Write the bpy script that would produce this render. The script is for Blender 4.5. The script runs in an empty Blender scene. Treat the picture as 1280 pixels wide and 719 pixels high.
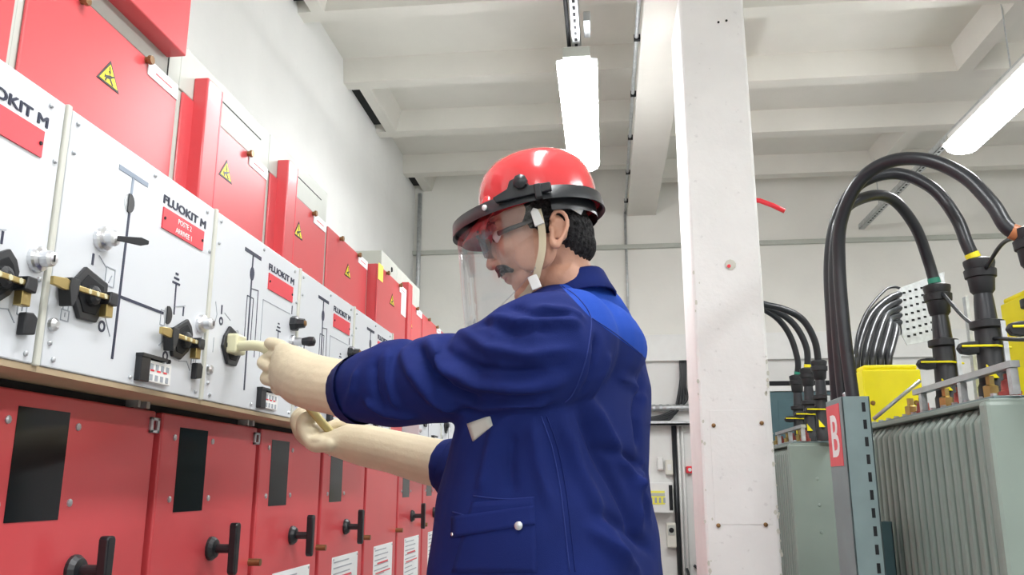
import bpy, bmesh, math, random
import numpy as np
from mathutils import Vector, Matrix
from mathutils.bvhtree import BVHTree
random.seed(7); np.random.seed(7)
S = bpy.context.scene
C = S.collection
R = math.radians

# ------------------------------------------------------------------ camera
CAMH = 1.2                      # camera height above the floor
FPX = 1052.0                    # focal length in pixels of the 1280 wide frame
YAW, PITCH = R(-6.26), R(13.16)
cam_d = bpy.data.cameras.new('camera'); cam = bpy.data.objects.new('camera', cam_d); C.objects.link(cam)
cam_d.sensor_width = 36; cam_d.lens = FPX / 1280 * 36; cam_d.clip_start = .05
cam.location = (0, 0, CAMH); cam.rotation_euler = (math.pi/2 + PITCH, 0, -YAW)
S.camera = cam
# ------------------------------------------------------------------ world, exposure
W = bpy.data.worlds.new('world'); S.world = W; W.use_nodes = True
W.node_tree.nodes['Background'].inputs[0].default_value = (.9, .95, 1, 1)
W.node_tree.nodes['Background'].inputs[1].default_value = .3
S.view_settings.view_transform = 'Standard'; S.view_settings.look = 'None'
S.view_settings.gamma = 1; S.view_settings.use_curve_mapping = False
S.view_settings.exposure = 1.42
TUBE_W = 19.0                  # emission of the fluorescent tubes

# ------------------------------------------------------------------ pixel helpers
_cy, _sy, _cp, _sp = math.cos(YAW), math.sin(YAW), math.cos(PITCH), math.sin(PITCH)
FW = Vector((_sy*_cp, _cy*_cp, _sp)); RT = Vector((_cy, -_sy, 0)); UP = RT.cross(FW)
CAM = Vector((0, 0, CAMH))
def ray(x, y): return FW*FPX + RT*(x-640) + UP*(359.5-y)
def onX(x, y, X): r = ray(x, y); return CAM + r*(X/r.x)
def onY(x, y, Y): r = ray(x, y); return CAM + r*(Y/r.y)
def onZ(x, y, Z): r = ray(x, y); return CAM + r*((Z-CAMH)/r.z)

# ------------------------------------------------------------------ materials
MATS = {}
def mat(name, col, rough=.5, metal=0, var=.06, scale=12, bump=0, bscale=60, coat=0, spec=.5, col2=None, dirt=0):
    m = bpy.data.materials.new(name); m.use_nodes = True; nt = m.node_tree; N = nt.nodes; L = nt.links
    b = N['Principled BSDF']
    b.inputs['Roughness'].default_value = rough; b.inputs['Metallic'].default_value = metal
    b.inputs['Specular IOR Level'].default_value = spec
    if coat: b.inputs['Coat Weight'].default_value = coat; b.inputs['Coat Roughness'].default_value = .12
    tc = N.new('ShaderNodeTexCoord')
    nz = N.new('ShaderNodeTexNoise'); nz.inputs['Scale'].default_value = scale; nz.inputs['Detail'].default_value = 5
    L.new(tc.outputs['Object'], nz.inputs['Vector'])
    rp = N.new('ShaderNodeValToRGB')
    c = np.array(col[:3]); lo = c*(1-var) if col2 is None else np.array(col2); hi = np.minimum(c*(1+var), 1)
    rp.color_ramp.elements[0].color = (*lo, 1); rp.color_ramp.elements[1].color = (*hi, 1)
    rp.color_ramp.elements[0].position = .3; rp.color_ramp.elements[1].position = .7
    L.new(nz.outputs['Fac'], rp.inputs['Fac'])
    out = rp.outputs['Color']
    if dirt:
        n2 = N.new('ShaderNodeTexNoise'); n2.inputs['Scale'].default_value = scale*6; n2.inputs['Detail'].default_value = 8
        L.new(tc.outputs['Object'], n2.inputs['Vector'])
        r2 = N.new('ShaderNodeValToRGB'); r2.color_ramp.elements[0].position = .66; r2.color_ramp.elements[1].position = .72
        L.new(n2.outputs['Fac'], r2.inputs['Fac'])
        mx = N.new('ShaderNodeMix'); mx.data_type = 'RGBA'; mx.inputs[7].default_value = (*(c*(1-dirt)), 1)
        L.new(r2.outputs['Color'], mx.inputs[0]); L.new(out, mx.inputs[6]); out = mx.outputs[2]
    L.new(out, b.inputs['Base Color'])
    if bump:
        n3 = N.new('ShaderNodeTexNoise'); n3.inputs['Scale'].default_value = bscale; n3.inputs['Detail'].default_value = 4
        L.new(tc.outputs['Object'], n3.inputs['Vector'])
        bp = N.new('ShaderNodeBump'); bp.inputs['Strength'].default_value = bump; bp.inputs['Distance'].default_value = .01
        L.new(n3.outputs['Fac'], bp.inputs['Height']); L.new(bp.outputs['Normal'], b.inputs['Normal'])
    MATS[name] = m
    return m
def emit(name, col, st):
    m = bpy.data.materials.new(name); m.use_nodes = True; b = m.node_tree.nodes['Principled BSDF']
    b.inputs['Base Color'].default_value = (*col, 1)
    b.inputs['Emission Color'].default_value = (*col, 1); b.inputs['Emission Strength'].default_value = st
    MATS[name] = m
mat('wall', (.80, .80, .78), .85, bump=.15, bscale=25, var=.03, scale=3, dirt=.04)
mat('wall_back', (.86, .85, .80), .85, bump=.12, bscale=25, var=.03, scale=3)
mat('ceiling', (.73, .71, .655), .85, bump=.1, bscale=30, var=.03, scale=4)
mat('floor', (.42, .42, .40), .45, var=.12, scale=5)
mat('column', (.84, .84, .83), .7, bump=.2, bscale=35, var=.03, scale=6, dirt=.12)
mat('white_panel', (.66, .685, .715), .34, var=.015, scale=4)
mat('red', (.60, .066, .075), .37, var=.05, scale=3, coat=.25)
mat('red_dark', (.42, .012, .018), .4, var=.05)
mat('red_label', (.72, .045, .065), .4, var=.04)
mat('grey_paint', (.50, .52, .47), .5, var=.04)
mat('grey_strip', (.60, .60, .53), .45, var=.04)
mat('under_reflection', (.42, .32, .20), .5, var=.1)  # tan puts the red-brown reflection under the panels into the colour
mat('dark', (.014, .015, .017), .6, var=.2, spec=.2)
mat('black', (.012, .013, .016), .38, var=.2)
mat('ink', (.015, .02, .05), .5, var=.1)
mat('ink_pale', (.25, .3, .38), .5, var=.1)
mat('ink_thin', (.35, .38, .42), .5, var=.1)
mat('brass', (.50, .38, .15), .35, .9, var=.15)
mat('chrome', (.72, .73, .75), .3, 1, var=.05)
mat('steel', (.52, .54, .56), .38, .8, var=.1)
mat('galv', (.55, .57, .58), .45, .6, var=.15, scale=40)
mat('bronze', (.25, .14, .06), .4, .7, var=.2)
mat('glass_dark', (.004, .006, .008), .1, var=.1, spec=.22)
mat('yellow', (.92, .80, .0), .45, var=.05)
mat('yellow_tag', (.92, .86, .12), .5, var=.04)
mat('sign_yellow', (.86, .72, .02), .45, var=.04)
mat('paper', (.82, .84, .84), .6, var=.03)
mat('white_plastic', (.82, .82, .80), .4, var=.03)
mat('cream_plastic', (.78, .76, .68), .45, var=.03)
mat('transformer_green', (.245, .30, .265), .4, var=.06, scale=4)
mat('post_green', (.17, .235, .24), .42, var=.1, scale=9)
mat('cabinet_teal', (.06, .13, .15), .5, var=.08)
mat('cable', (.016, .018, .022), .33, var=.15)
mat('rubber', (.013, .014, .016), .5, var=.2)
mat('tape_green', (.02, .25, .16), .4); mat('tape_yellow', (.9, .78, .02), .4); mat('tape_brown', (.45, .16, .06), .4)
mat('porcelain', (.35, .06, .05), .25, var=.1)
mat('blue_label', (.03, .18, .65), .4)
mat('red_tube', (.80, .03, .05), .35, var=.05)
# people
mat('jacket', (.005, .015, .118), .85, var=.10, scale=9, bump=.12, bscale=700, spec=.25)
mat('jacket_yoke', (.012, .07, .46), .85, var=.06, scale=9, bump=.1, bscale=700, spec=.25)
mat('thread', (.010, .028, .19), .8)
mat('skin', (.58, .31, .21), .5, var=.09, scale=30, bump=.08, bscale=220)
mat('lip', (.42, .15, .12), .45, var=.08)
mat('hair', (.030, .029, .030), .65, var=.8, scale=140, bump=.8, bscale=260, spec=.15)
mat('glove', (.66, .57, .40), .55, var=.06, scale=14, bump=.12, bscale=55)
mat('helmet', (.60, .042, .048), .2, var=.03, scale=4, coat=.6)
mat('helmet_black', (.012, .014, .017), .35, var=.15)
mat('strap', (.62, .54, .38), .7, var=.06)
mat('trousers', (.006, .014, .09), .85, var=.1, bump=.1, bscale=500)
mat('boot', (.02, .018, .016), .5, var=.2)
mat('lever_tan', (.50, .42, .18), .38, .35, var=.12, scale=20)
mat('lever_cream', (.66, .63, .42), .4, .1, var=.05)
mat('eye_white', (.8, .78, .74), .2); mat('iris', (.05, .03, .02), .2)
def clear(name, col, fac_glossy, rough=.03, tint=(1, 1, 1)):
    m = bpy.data.materials.new(name); m.use_nodes = True; nt = m.node_tree; N = nt.nodes; L = nt.links
    N.remove(N['Principled BSDF'])
    t = N.new('ShaderNodeBsdfTransparent'); t.inputs[0].default_value = (*tint, 1)
    g = N.new('ShaderNodeBsdfGlossy'); g.inputs['Roughness'].default_value = rough; g.inputs[0].default_value = (*col, 1)
    fr = N.new('ShaderNodeFresnel'); fr.inputs[0].default_value = 1.45
    mu = N.new('ShaderNodeMath'); mu.operation = 'MULTIPLY_ADD'; mu.inputs[1].default_value = .4; mu.inputs[2].default_value = fac_glossy
    mx = N.new('ShaderNodeMixShader')
    L.new(fr.outputs[0], mu.inputs[0]); L.new(mu.outputs[0], mx.inputs[0])
    L.new(t.outputs[0], mx.inputs[1]); L.new(g.outputs[0], mx.inputs[2])
    L.new(mx.outputs[0], N['Material Output'].inputs[0]); MATS[name] = m
clear('visor', (1, 1, 1), .045, rough=.06, tint=(.92, .92, .935))
clear('lens', (.9, .95, 1), .04, tint=(.45, .46, .50))
emit('diffuser', (.965, .985, 1), TUBE_W)

# ------------------------------------------------------------------ mesh helpers
class MB:
    def __init__(s): s.v = []; s.f = []
    def add(s, vs, fs):
        o = len(s.v); s.v += [tuple(v) for v in vs]; s.f += [tuple(i+o for i in f) for f in fs]; return s
    def box(s, x0, y0, z0, x1, y1, z1):
        x0, x1 = min(x0, x1), max(x0, x1); y0, y1 = min(y0, y1), max(y0, y1); z0, z1 = min(z0, z1), max(z0, z1)
        return s.add([(x0,y0,z0),(x1,y0,z0),(x1,y1,z0),(x0,y1,z0),(x0,y0,z1),(x1,y0,z1),(x1,y1,z1),(x0,y1,z1)],
              [(0,3,2,1),(4,5,6,7),(0,1,5,4),(1,2,6,5),(2,3,7,6),(3,0,4,7)])
    def prism(s, poly, o, ax, ay, az, d0, d1):
        """poly in the ax/ay plane through o, extruded along az from d0 to d1"""
        o, ax, ay, az = Vector(o), Vector(ax), Vector(ay), Vector(az); n = len(poly)
        vs = [o+ax*p[0]+ay*p[1]+az*d0 for p in poly] + [o+ax*p[0]+ay*p[1]+az*d1 for p in poly]
        fs = [tuple(range(n-1, -1, -1)), tuple(range(n, 2*n))] + [(i, (i+1) % n, n+(i+1) % n, n+i) for i in range(n)]
        return s.add(vs, fs)
    def loft(s, rings, cap=True, closed=True):
        n = len(rings[0]); vs = [v for r in rings for v in r]; fs = []
        for k in range(len(rings)-1):
            for i in range(n if closed else n-1):
                j = (i+1) % n; fs.append((k*n+i, k*n+j, (k+1)*n+j, (k+1)*n+i))
        if cap and closed:
            fs.append(tuple(range(n-1, -1, -1))); m = (len(rings)-1)*n; fs.append(tuple(range(m, m+n)))
        return s.add(vs, fs)
    def tube(s, pts, rad, n=10, cap=True):
        pts = [Vector(p) for p in pts]; k = len(pts)
        if not hasattr(rad, '__len__'): rad = [rad]*k
        rings = []; ref = None
        for i, p in enumerate(pts):
            t = (pts[min(i+1, k-1)] - pts[max(i-1, 0)]).normalized()
            if ref is None:
                ref = Vector((0, 0, 1)) if abs(t.z) < .9 else Vector((1, 0, 0))
            ref = (ref - t*ref.dot(t)).normalized(); b = t.cross(ref)
            rings.append([p + (ref*math.cos(a)+b*math.sin(a))*rad[i] for a in [2*math.pi*j/n for j in range(n)]])
        return s.loft(rings, cap)
    def cyl(s, p0, p1, r0, r1=None, n=14): return s.tube([p0, p1], [r0, r0 if r1 is None else r1], n)
    def lathe(s, o, axis, prof, n=18):
        """prof: list of (distance along axis, radius)"""
        o = Vector(o); axis = Vector(axis).normalized()
        ref = Vector((0, 0, 1)) if abs(axis.z) < .9 else Vector((1, 0, 0))
        ref = (ref-axis*ref.dot(axis)).normalized(); b = axis.cross(ref)
        return s.loft([[o+axis*h+(ref*math.cos(2*math.pi*j/n)+b*math.sin(2*math.pi*j/n))*max(r, 1e-5) for j in range(n)] for h, r in prof])
    def ell(s, c, rad, axes=None, nu=20, nv=12):
        c = Vector(c); A = axes or (Vector((1,0,0)), Vector((0,1,0)), Vector((0,0,1)))
        rings = []
        for i in range(nv+1):
            t = math.pi*i/nv; t = min(max(t, .02), math.pi-.02)
            rings.append([c + A[0]*rad[0]*math.sin(t)*math.cos(2*math.pi*j/nu) + A[1]*rad[1]*math.sin(t)*math.sin(2*math.pi*j/nu) - A[2]*rad[2]*math.cos(t) for j in range(nu)])
        return s.loft(rings)
    def mesh(s, name, m=None, smooth=False):
        me = bpy.data.meshes.new(name); me.from_pydata(s.v, [], s.f); me.update()
        bm = bmesh.new(); bm.from_mesh(me); bmesh.ops.recalc_face_normals(bm, faces=bm.faces); bm.to_mesh(me); bm.free()
        if m: me.materials.append(MATS[m])
        if smooth: me.polygons.foreach_set('use_smooth', [True]*len(me.polygons))
        return me
    def build(s, name, m, parent=None, smooth=False, bevel=0, auto=False):
        return link(name, s.mesh(name, m, smooth or auto), parent, bevel, auto)
def link(name, me, parent=None, bevel=0, auto=False):
    o = bpy.data.objects.new(name, me); C.objects.link(o)
    if parent: o.parent = parent
    if bevel:
        b = o.modifiers.new('bevel', 'BEVEL'); b.width = bevel; b.segments = 2; b.limit_method = 'ANGLE'; b.angle_limit = R(40)
    if auto:
        e = o.modifiers.new('edges', 'EDGE_SPLIT'); e.split_angle = R(38)
    return o
def tag(o, label, cat, group=None):
    o['label'] = label; o['category'] = cat
    if group: o['group'] = group
    return o
def thing(name, label, cat, loc=(0, 0, 0), group=None):
    o = bpy.data.objects.new(name, None); C.objects.link(o); o.location = loc; o.empty_display_size = .1
    return tag(o, label, cat, group)
def struct(o): o['kind'] = 'structure'; return o
def part(o, **k):
    for a, b in k.items(): o[a] = b
    return o
def text_mesh(txt, size, o, ax, ay, az, m, bold=0.0, width=None, depth=.0006, align='LEFT'):
    cu = bpy.data.curves.new('t', 'FONT'); cu.body = txt; cu.size = size; cu.extrude = depth/2; cu.offset = bold; cu.align_x = align
    cu.resolution_u = 3
    ob = bpy.data.objects.new('t', cu); C.objects.link(ob)
    dg = bpy.context.evaluated_depsgraph_get(); me = bpy.data.meshes.new_from_object(ob.evaluated_get(dg))
    bpy.data.objects.remove(ob); bpy.data.curves.remove(cu)
    xs = [v.co.x for v in me.vertices]; w = max(xs)-min(xs); sx = (width/w) if width else 1
    o, ax, ay, az = Vector(o), Vector(ax), Vector(ay), Vector(az)
    for v in me.vertices:
        c = v.co.copy(); v.co = o + ax*(c.x*sx) + ay*c.y + az*(c.z+depth/2)
    me.materials.clear(); me.materials.append(MATS[m]); return me
X3, Y3, Z3 = Vector((1,0,0)), Vector((0,1,0)), Vector((0,0,1))
H = CAMH
# ================================================================== the room
XL, XR, YB, YF = -1.5, 4.4, 6.4, -3.0
RIBZ, RIBZR, SLAB = H+2.33, H+2.21, .14
def sbox(name, m, *b, bevel=0): return struct(MB().box(*b).build(name, m, bevel=bevel))
sbox('floor', 'floor', XL-.2, YF-.2, -.15, XR+.2, YB+.2, 0)
sbox('wall_left', 'wall', XL-.2, YF, 0, XL, YB, H+2.62)
sbox('wall_back', 'wall_back', XL-.2, YB, 0, XR+.2, YB+.2, H+2.62)
sbox('wall_right', 'wall', XR, YF, 0, XR+.2, YB, H+2.62)
sbox('wall_front', 'wall', XL-.2, YF-.2, 0, XR+.2, YF, H+2.62)
ceil = struct(MB().box(XL-.2, YF-.2, RIBZ+SLAB, .3, YB+.2, RIBZ+SLAB+.15).box(.3, YF-.2, RIBZR+SLAB, XR+.2, YB+.2, RIBZR+SLAB+.15).build('ceiling', 'ceiling'))
# main beam running away from the camera
struct(MB().box(.213, YF, H+2.06, .437, YB, RIBZ+SLAB).build('trim_1', 'ceiling', bevel=.006))
ribs = [1.40-.77*k for k in range(5, 0, -1)] + [1.40, 2.17, 2.93, 3.70, 4.47, 5.20, 5.98]
for i, y in enumerate(ribs):
    if y < YF+.05: continue
    def rib(x0, x1, zb):
        q = MB().prism([(0, .0), (.095, 0), (.125, SLAB), (-.03, SLAB)], (x0, y, zb), Y3, Z3, X3, 0, x1-x0)
        return q.build('ceiling_rib', 'ceiling', ceil)
    rib(XL, .213, RIBZ); rib(.437, XR, RIBZR)
    nxt = ribs[i+1] if i+1 < len(ribs) else YB
    if (i % 2) == (len(ribs)-3) % 2 and i+1 < len(ribs) or i == len(ribs)-1:
        MB().prism([(0, 0), (.07, 0), (.11, SLAB), (-.0, SLAB)], (XL+.07, y+.095, RIBZ), X3, Z3, Y3, 0, nxt-y-.095).build('ceiling_rib', 'ceiling', ceil)
    if (i % 2) == (len(ribs)-4) % 2:
        MB().prism([(0, 0), (.08, 0), (.11, SLAB), (-.03, SLAB)], (1.97, y+.095, RIBZR), X3, Z3, Y3, 0, nxt-y-.095).build('ceiling_rib', 'ceiling', ceil)
# dark strips painting the shade of the open gaps along the left wall
gaps = [(ribs[i]+.10, (ribs[i+1] if i+1 < len(ribs) else YB)-.06) for i in range(len(ribs)) if ribs[i] > 1 and ((i % 2) == (len(ribs)-3) % 2 or i == len(ribs)-1)]
for n_, (ya, yb_) in enumerate(gaps):
    struct(MB().box(XL, ya, RIBZ+.03, XL+.068, yb_, RIBZ+.05).build('trim_%d' % (20+n_), 'dark'))
# back wall: conduits, band, panels
struct(MB().box(XL, YB-.035, H+1.785, XR, YB, H+1.82).build('trim_2', 'grey_paint', bevel=.004))
struct(MB().tube([(XL+.05, YB-.03, H+1.06), (XL+.05, YB-.03, H+2.3)], .018).build('trim_3', 'galv', smooth=True))
struct(MB().box(XL, YB-.05, H+.90, XR, YB, H+1.10).build('trim_4', 'white_plastic', bevel=.004))
struct(MB().box(XL, YB-.012, 0, XR, YB, H+.90).build('trim_5', 'wall'))
# conduit with clips beside the main beam
cd = struct(MB().tube([(.195, 1.0, H+2.09), (.195, YB-.02, H+2.09)], .010, 8).build('trim_6', 'galv', smooth=True))
for k in range(9):
    y = 1.3+k*.6
    MB().box(.183, y, H+2.076, .213, y+.02, H+2.104).build('pipe_clip', 'dark', cd)
struct(MB().tube([(.195, YB-.02, H+2.09), (.195, YB-.02, H+1.0)], .010, 8).build('trim_7', 'galv', smooth=True))
# baseboards
struct(MB().box(XL, YB-.03, 0, XR, YB-.012, .1).build('baseboard_back', 'grey_paint'))
# ------------------------------------------------------------------ column
col = MB().box(.357, 3.30, 0, .628, 3.69, H+2.058).build('column', 'column', bevel=.012)
struct(col)
MB().box(.395, 3.2975, H-.145, .602, 3.30, H+.275).build('repair_plate', 'column', col, bevel=.003)
def colpt(x, y): return onY(x, y, 3.297)
for x, y in [(892, 532), (952, 529), (898, 657), (957, 656)]:
    p = colpt(x, y); MB().lathe(p, (0, -1, 0), [(0, .008), (.004, .008), (.006, .004)], 10).build('plug', 'bronze', col, auto=True)
p = colpt(913, 331); MB().lathe(p, (0, -1, 0), [(0, .022), (.002, .018), (.004, .004)], 9).build('chip', 'grey_strip', col, auto=True)
p = colpt(911, 333); MB().lathe(p, (0, -1, 0), [(0, .008), (.006, .007)], 9).build('anchor', 'red_tube', col, auto=True)
for x, y in [(898, 28), (908, 26)]:
    p = colpt(x, y); MB().lathe(p, (0, -1, 0), [(0, .005), (.0035, .005)], 8).build('anchor_hole', 'dark', col)
for k in range(46):       # chipped paint along the edges
    if k < 30: x = .628-abs(random.gauss(0, .008)); z = H+random.uniform(-.4, .5)
    else: x = .357+abs(random.gauss(0, .012)); z = H+random.uniform(-.4, 1.0)
    s_ = random.uniform(.002, .007)
    MB().prism([(s_*math.cos(a)*random.uniform(.6, 1.2), 1.6*s_*math.sin(a)) for a in [j*1.05 for j in range(6)]], (x, 3.2995, z), X3, Z3, -Y3, -.001, .0008).build('paint_chip', 'grey_strip', col)
# red cable stub behind the column
a, b = onY(950, 251, 3.6), onY(981, 264, 3.6)
t = tag(MB().tube([(.63, 3.6, a.z+.012), a, (a+b)/2+Vector((0, 0, .003)), b], .011, 10).build('red_cable_stub', 'red_tube', smooth=True),
        'short bright red cable stub sticking out of the white column', 'cable')
# ------------------------------------------------------------------ fluorescent lights
def batten(x, y0, y1, z, label, rods):
    r = thing('fluorescent_light', label, 'light', (x, (y0+y1)/2, z), 'fluorescent ceiling lights'); hy = (y1-y0)/2
    MB().box(-.091, -hy, .002, .091, hy, .012).box(-.055, -hy, .012, .055, hy, .07).build('housing', 'white_plastic', r, bevel=.008)
    prof = [(-.086, .002), (-.088, -.012), (-.075, -.036), (-.045, -.052), (0, -.057), (.045, -.052), (.075, -.036), (.088, -.012), (.086, .002)]
    rings = []
    for yy, s_ in [(-hy-.005, .72), (-hy+.03, 1), (hy-.03, 1), (hy+.005, .72)]:
        rings.append([Vector((px*s_, yy, pz*s_ + (.0 if s_ == 1 else -.002))) for px, pz in prof])
    MB().loft(rings).build('diffuser', 'diffuser', r, smooth=False)
    for s_ in (-1, 1): MB().box(-.06, s_*hy-.012, .012, .06, s_*hy+.012, .06).build('end_cap', 'grey_paint', r, bevel=.004)
    return r
def strut(x, y0, y1, z, label, rods, holes):
    r = thing('strut_rail', label, 'rail', (x, 0, z), 'perforated strut rails')
    MB().box(-.02, y0, 0, .02, y1, .003).box(-.02, y0, 0, -.017, y1, .04).box(.017, y0, 0, .02, y1, .04).build('channel', 'galv', r)
    for k in range(int((holes[1]-holes[0])/.05)):
        yy = holes[0]+k*.05
        MB().box(-.006, yy, -.0012, .006, yy+.025, .0006).build('slot', 'dark', r)
    for yy, zt in rods: MB().tube([(0, yy, .02), (0, yy, zt-z)], .004, 6).build('hanger_rod', 'galv', r)
    return r
LZ = H+1.8
strut(-.085, 0, 5.9, LZ+.075, 'perforated steel strut rail above the light near the red helmet', [(1.75, RIBZ), (4.52, RIBZ), (5.24, RIBZ)], (2.0, 3.6))
strut(1.96, -1.5, YB-.06, LZ+.075, 'steel strut rail with hanger rods above the transformers', [(3.9, RIBZR+SLAB), (5.9, RIBZR+SLAB)], (4.5, 6.2))
batten(-.085, 3.36, 4.60, LZ, 'lit fluorescent batten hanging above the red helmet', [])
batten(1.96, 3.30, 4.55, LZ, 'lit fluorescent batten above the transformers', [])
for y in (.5, -2.2): batten(-.085, y, y+1.24, LZ, 'lit fluorescent batten added out of view over the switchgear aisle', [])  # unseen battens added further along this row to light the aisle
for y in (.5, -2.2): batten(1.96, y, y+1.24, LZ, 'lit fluorescent batten added out of view over the open floor', [])  # second row likewise: unseen battens added for more light
# little junction box and cable by the first rail
t = tag(MB().box(-.05, 3.20, LZ+.095, -.02, 3.34, LZ+.14).build('junction_box', 'steel', bevel=.003), 'small grey metal junction box on the perforated rail', 'box')
t = tag(MB().tube([(-.118, 0, LZ+.10), (-.118, 3.5, LZ+.10)], .009, 8).build('rail_cable', 'dark', smooth=True), 'dark cable running beside the perforated rail', 'cable')
# ================================================================== switchgear row along the left wall
PX, DX, RX = -.80, -.885, -.908         # planes of white panels, doors, red upper covers
PZ0, PZ1, PWID = H+.165, H+.560, .5
cache = {}
def shared(key, fn):
    if key not in cache: cache[key] = fn()
    return cache[key]
def pl(x, y, y0, X=PX):                 # photo pixel -> (u, z) on the panel of the unit that starts at y0
    p = onX(x, y, X); return p.y-y0, p.z
def flat(poly, d0, d1, X): return MB().prism(poly, (X, 0, 0), Y3, Z3, X3, d0, d1)
def rect(u0, z0, u1, z1): return [(u0, z0), (u1, z0), (u1, z1), (u0, z1)]
def circ(u, z, r, n=16, rz=None): return [(u+r*math.cos(2*math.pi*i/n), z+(rz or r)*math.sin(2*math.pi*i/n)) for i in range(n)]
def ringmesh(u, z, r0, r1, X, d, m, name, n=18):
    q = MB(); vs = []
    for i in range(n):
        a = 2*math.pi*i/n
        for r_, d_ in ((r0, 0), (r1, 0), (r1, d), (r0, d)): vs.append((X+d_, u+r_*math.cos(a), z+r_*math.sin(a)))
    fs = []
    for i in range(n):
        j = (i+1) % n
        for k in range(4): fs.append((i*4+k, i*4+(k+1) % 4, j*4+(k+1) % 4, j*4+k))
    return q.add(vs, fs).mesh(name, m)
V = lambda v: PZ0+v                     # height on the panel
def sub(name, key, fn, parent, **k): return link(name, shared(key, fn), parent, **k)
def screws(parent, pts, X=PX, r=.005):
    for u, z in pts:
        o = sub('screw', ('screw', r), lambda: MB().lathe((0, 0, 0), X3, [(0, r), (.0025, r), (.004, r*.5)], 8).mesh('screw', 'steel'), parent)
        o.location = (X, u, z)
def rotary(parent, y0, poly_px, bar, key, brass_lock=True, lever=False):
    poly = [pl(x, y, y0) for x, y in poly_px]
    cu, cz = sum(p[0] for p in poly)/len(poly), sum(p[1] for p in poly)/len(poly)
    sub('switch_plate', key+'plate', lambda: flat(poly, 0, .007, PX).mesh('switch_plate', 'black'), parent, bevel=.002)
    inner = [(cu+(u-cu)*.72, cz+(z-cz)*.72) for u, z in poly]
    sub('switch_recess', key+'rec', lambda: flat(inner, .006, .0085, PX).mesh('switch_recess', 'dark'), parent, bevel=.001)
    sub('switch_hub', key+'hub', lambda: MB().lathe((PX+.006, cu, cz), X3, [(0, .016), (.01, .015), (.014, .008)], 14).mesh('switch_hub', 'rubber'), parent, auto=True)
    if bar:
        (u0, z0), (u1, z1) = [((y0+u)*.9775-y0, H+(z-H)*.9775) for u, z in bar]
        d = Vector((0, u1-u0, z1-z0)).normalized(); up = Vector((0, -d.z, d.y)); o = Vector((PX+.016, u0, z0)); ln = math.hypot(u1-u0, z1-z0)
        def barm():
            q = MB(); n_ = [(0, -.006), (.03, -.009), (.05, -.004), (ln, -.004), (ln, .004), (.05, .004), (.03, .009), (0, .006)]
            return q.prism(n_, o, d, up, X3, 0, .006).mesh('operating_bar', 'brass')
        sub('operating_bar', key+'bar', barm, parent, bevel=.001)
        def holes():
            q = MB()
            for f in (.55, .68, .81): 
                c = o+d*(ln*f); q.lathe(c+X3*.0055, X3, [(0, .0045), (.0012, .004)], 8)
            return q.mesh('bar_hole', 'lever_cream')
        sub('bar_hole', key+'hole', holes, parent)
        def endm():
            c = o+d*(ln-.012); return MB().prism([(-.012, -.010), (.010, -.012), (.012, .0), (.010, .010), (-.008, .010)], c, d, up, X3, -.012, .010).mesh('bar_stop', 'black')
        sub('bar_stop', key+'stop', endm, parent, bevel=.002)
        def lock():
            c = o+d*(ln-.010); return MB().prism([(-.010, -.030), (.008, -.030), (.008, -.010), (-.010, -.010)], c, d, up, X3, -.010, .003).mesh('padlock_tab', 'brass')
        sub('padlock_tab', key+'lock', lock, parent, bevel=.001)
        def fing():
            c = o+d*.05; return MB().prism([(-.008, -.03), (-.002, -.03), (.008, -.004), (.008, .012), (-.012, .012), (-.014, -.004)], c, d, up, X3, -.012, .008).mesh('bar_catch', 'rubber')
        sub('bar_catch', key+'catch', fing, parent, bevel=.001)
def keylock(parent, u, z, r, key, withkey):
    sub('key_lock', key, lambda: MB().lathe((PX, u, z), X3, [(0, r), (.006, r), (.010, r*.92), (.012, r*.62), (.024, r*.62), (.028, r*.5), (.029, .001)], 20).mesh('key_lock', 'chrome'), parent, auto=True)
    if withkey:
        sub('key', key+'k', lambda: MB().prism([(-.004, -.004), (.014, -.005), (.036, -.007), (.048, -.003), (.048, .003), (.036, .007), (.014, .005), (-.004, .004)],
            (PX+.028, u, z), Vector((.72, .69, .02)).normalized(), Z3, Vector((.69, -.72, 0)), -.002, .002).mesh('key', 'black'), parent, bevel=.001)
    else:
        sub('keyhole', key+'h', lambda: flat(rect(u-.0015, z-.005, u+.0015, z+.005), .029, .0295, PX).mesh('keyhole', 'dark'), parent)
def pline(pts, w, key, parent, m='ink', name='mimic_line', closed=False):
    def f():
        q = MB(); n = len(pts)
        for i in range(n if closed else n-1):
            a, b = Vector((0, *pts[i])), Vector((0, *pts[(i+1) % n])); d = b-a; l = d.length
            if l < 1e-6: continue
            d.normalize(); up = Vector((0, -d.z, d.y))
            q.prism([(-w/2*.5, -w/2), (l+w/2*.5, -w/2), (l+w/2*.5, w/2), (-w/2*.5, w/2)], (PX, a.y, a.z), d, up, X3, -.0003, .0009)
        return q.mesh(name, m)
    return sub(name, key, f, parent)
def disc(u, z, r, key, parent, m='ink', name='mimic_dot', rz=None, d=.0012): return sub(name, key, lambda: flat(circ(u, z, r, rz=rz), -.0003, d, PX).mesh(name, m), parent)
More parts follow.
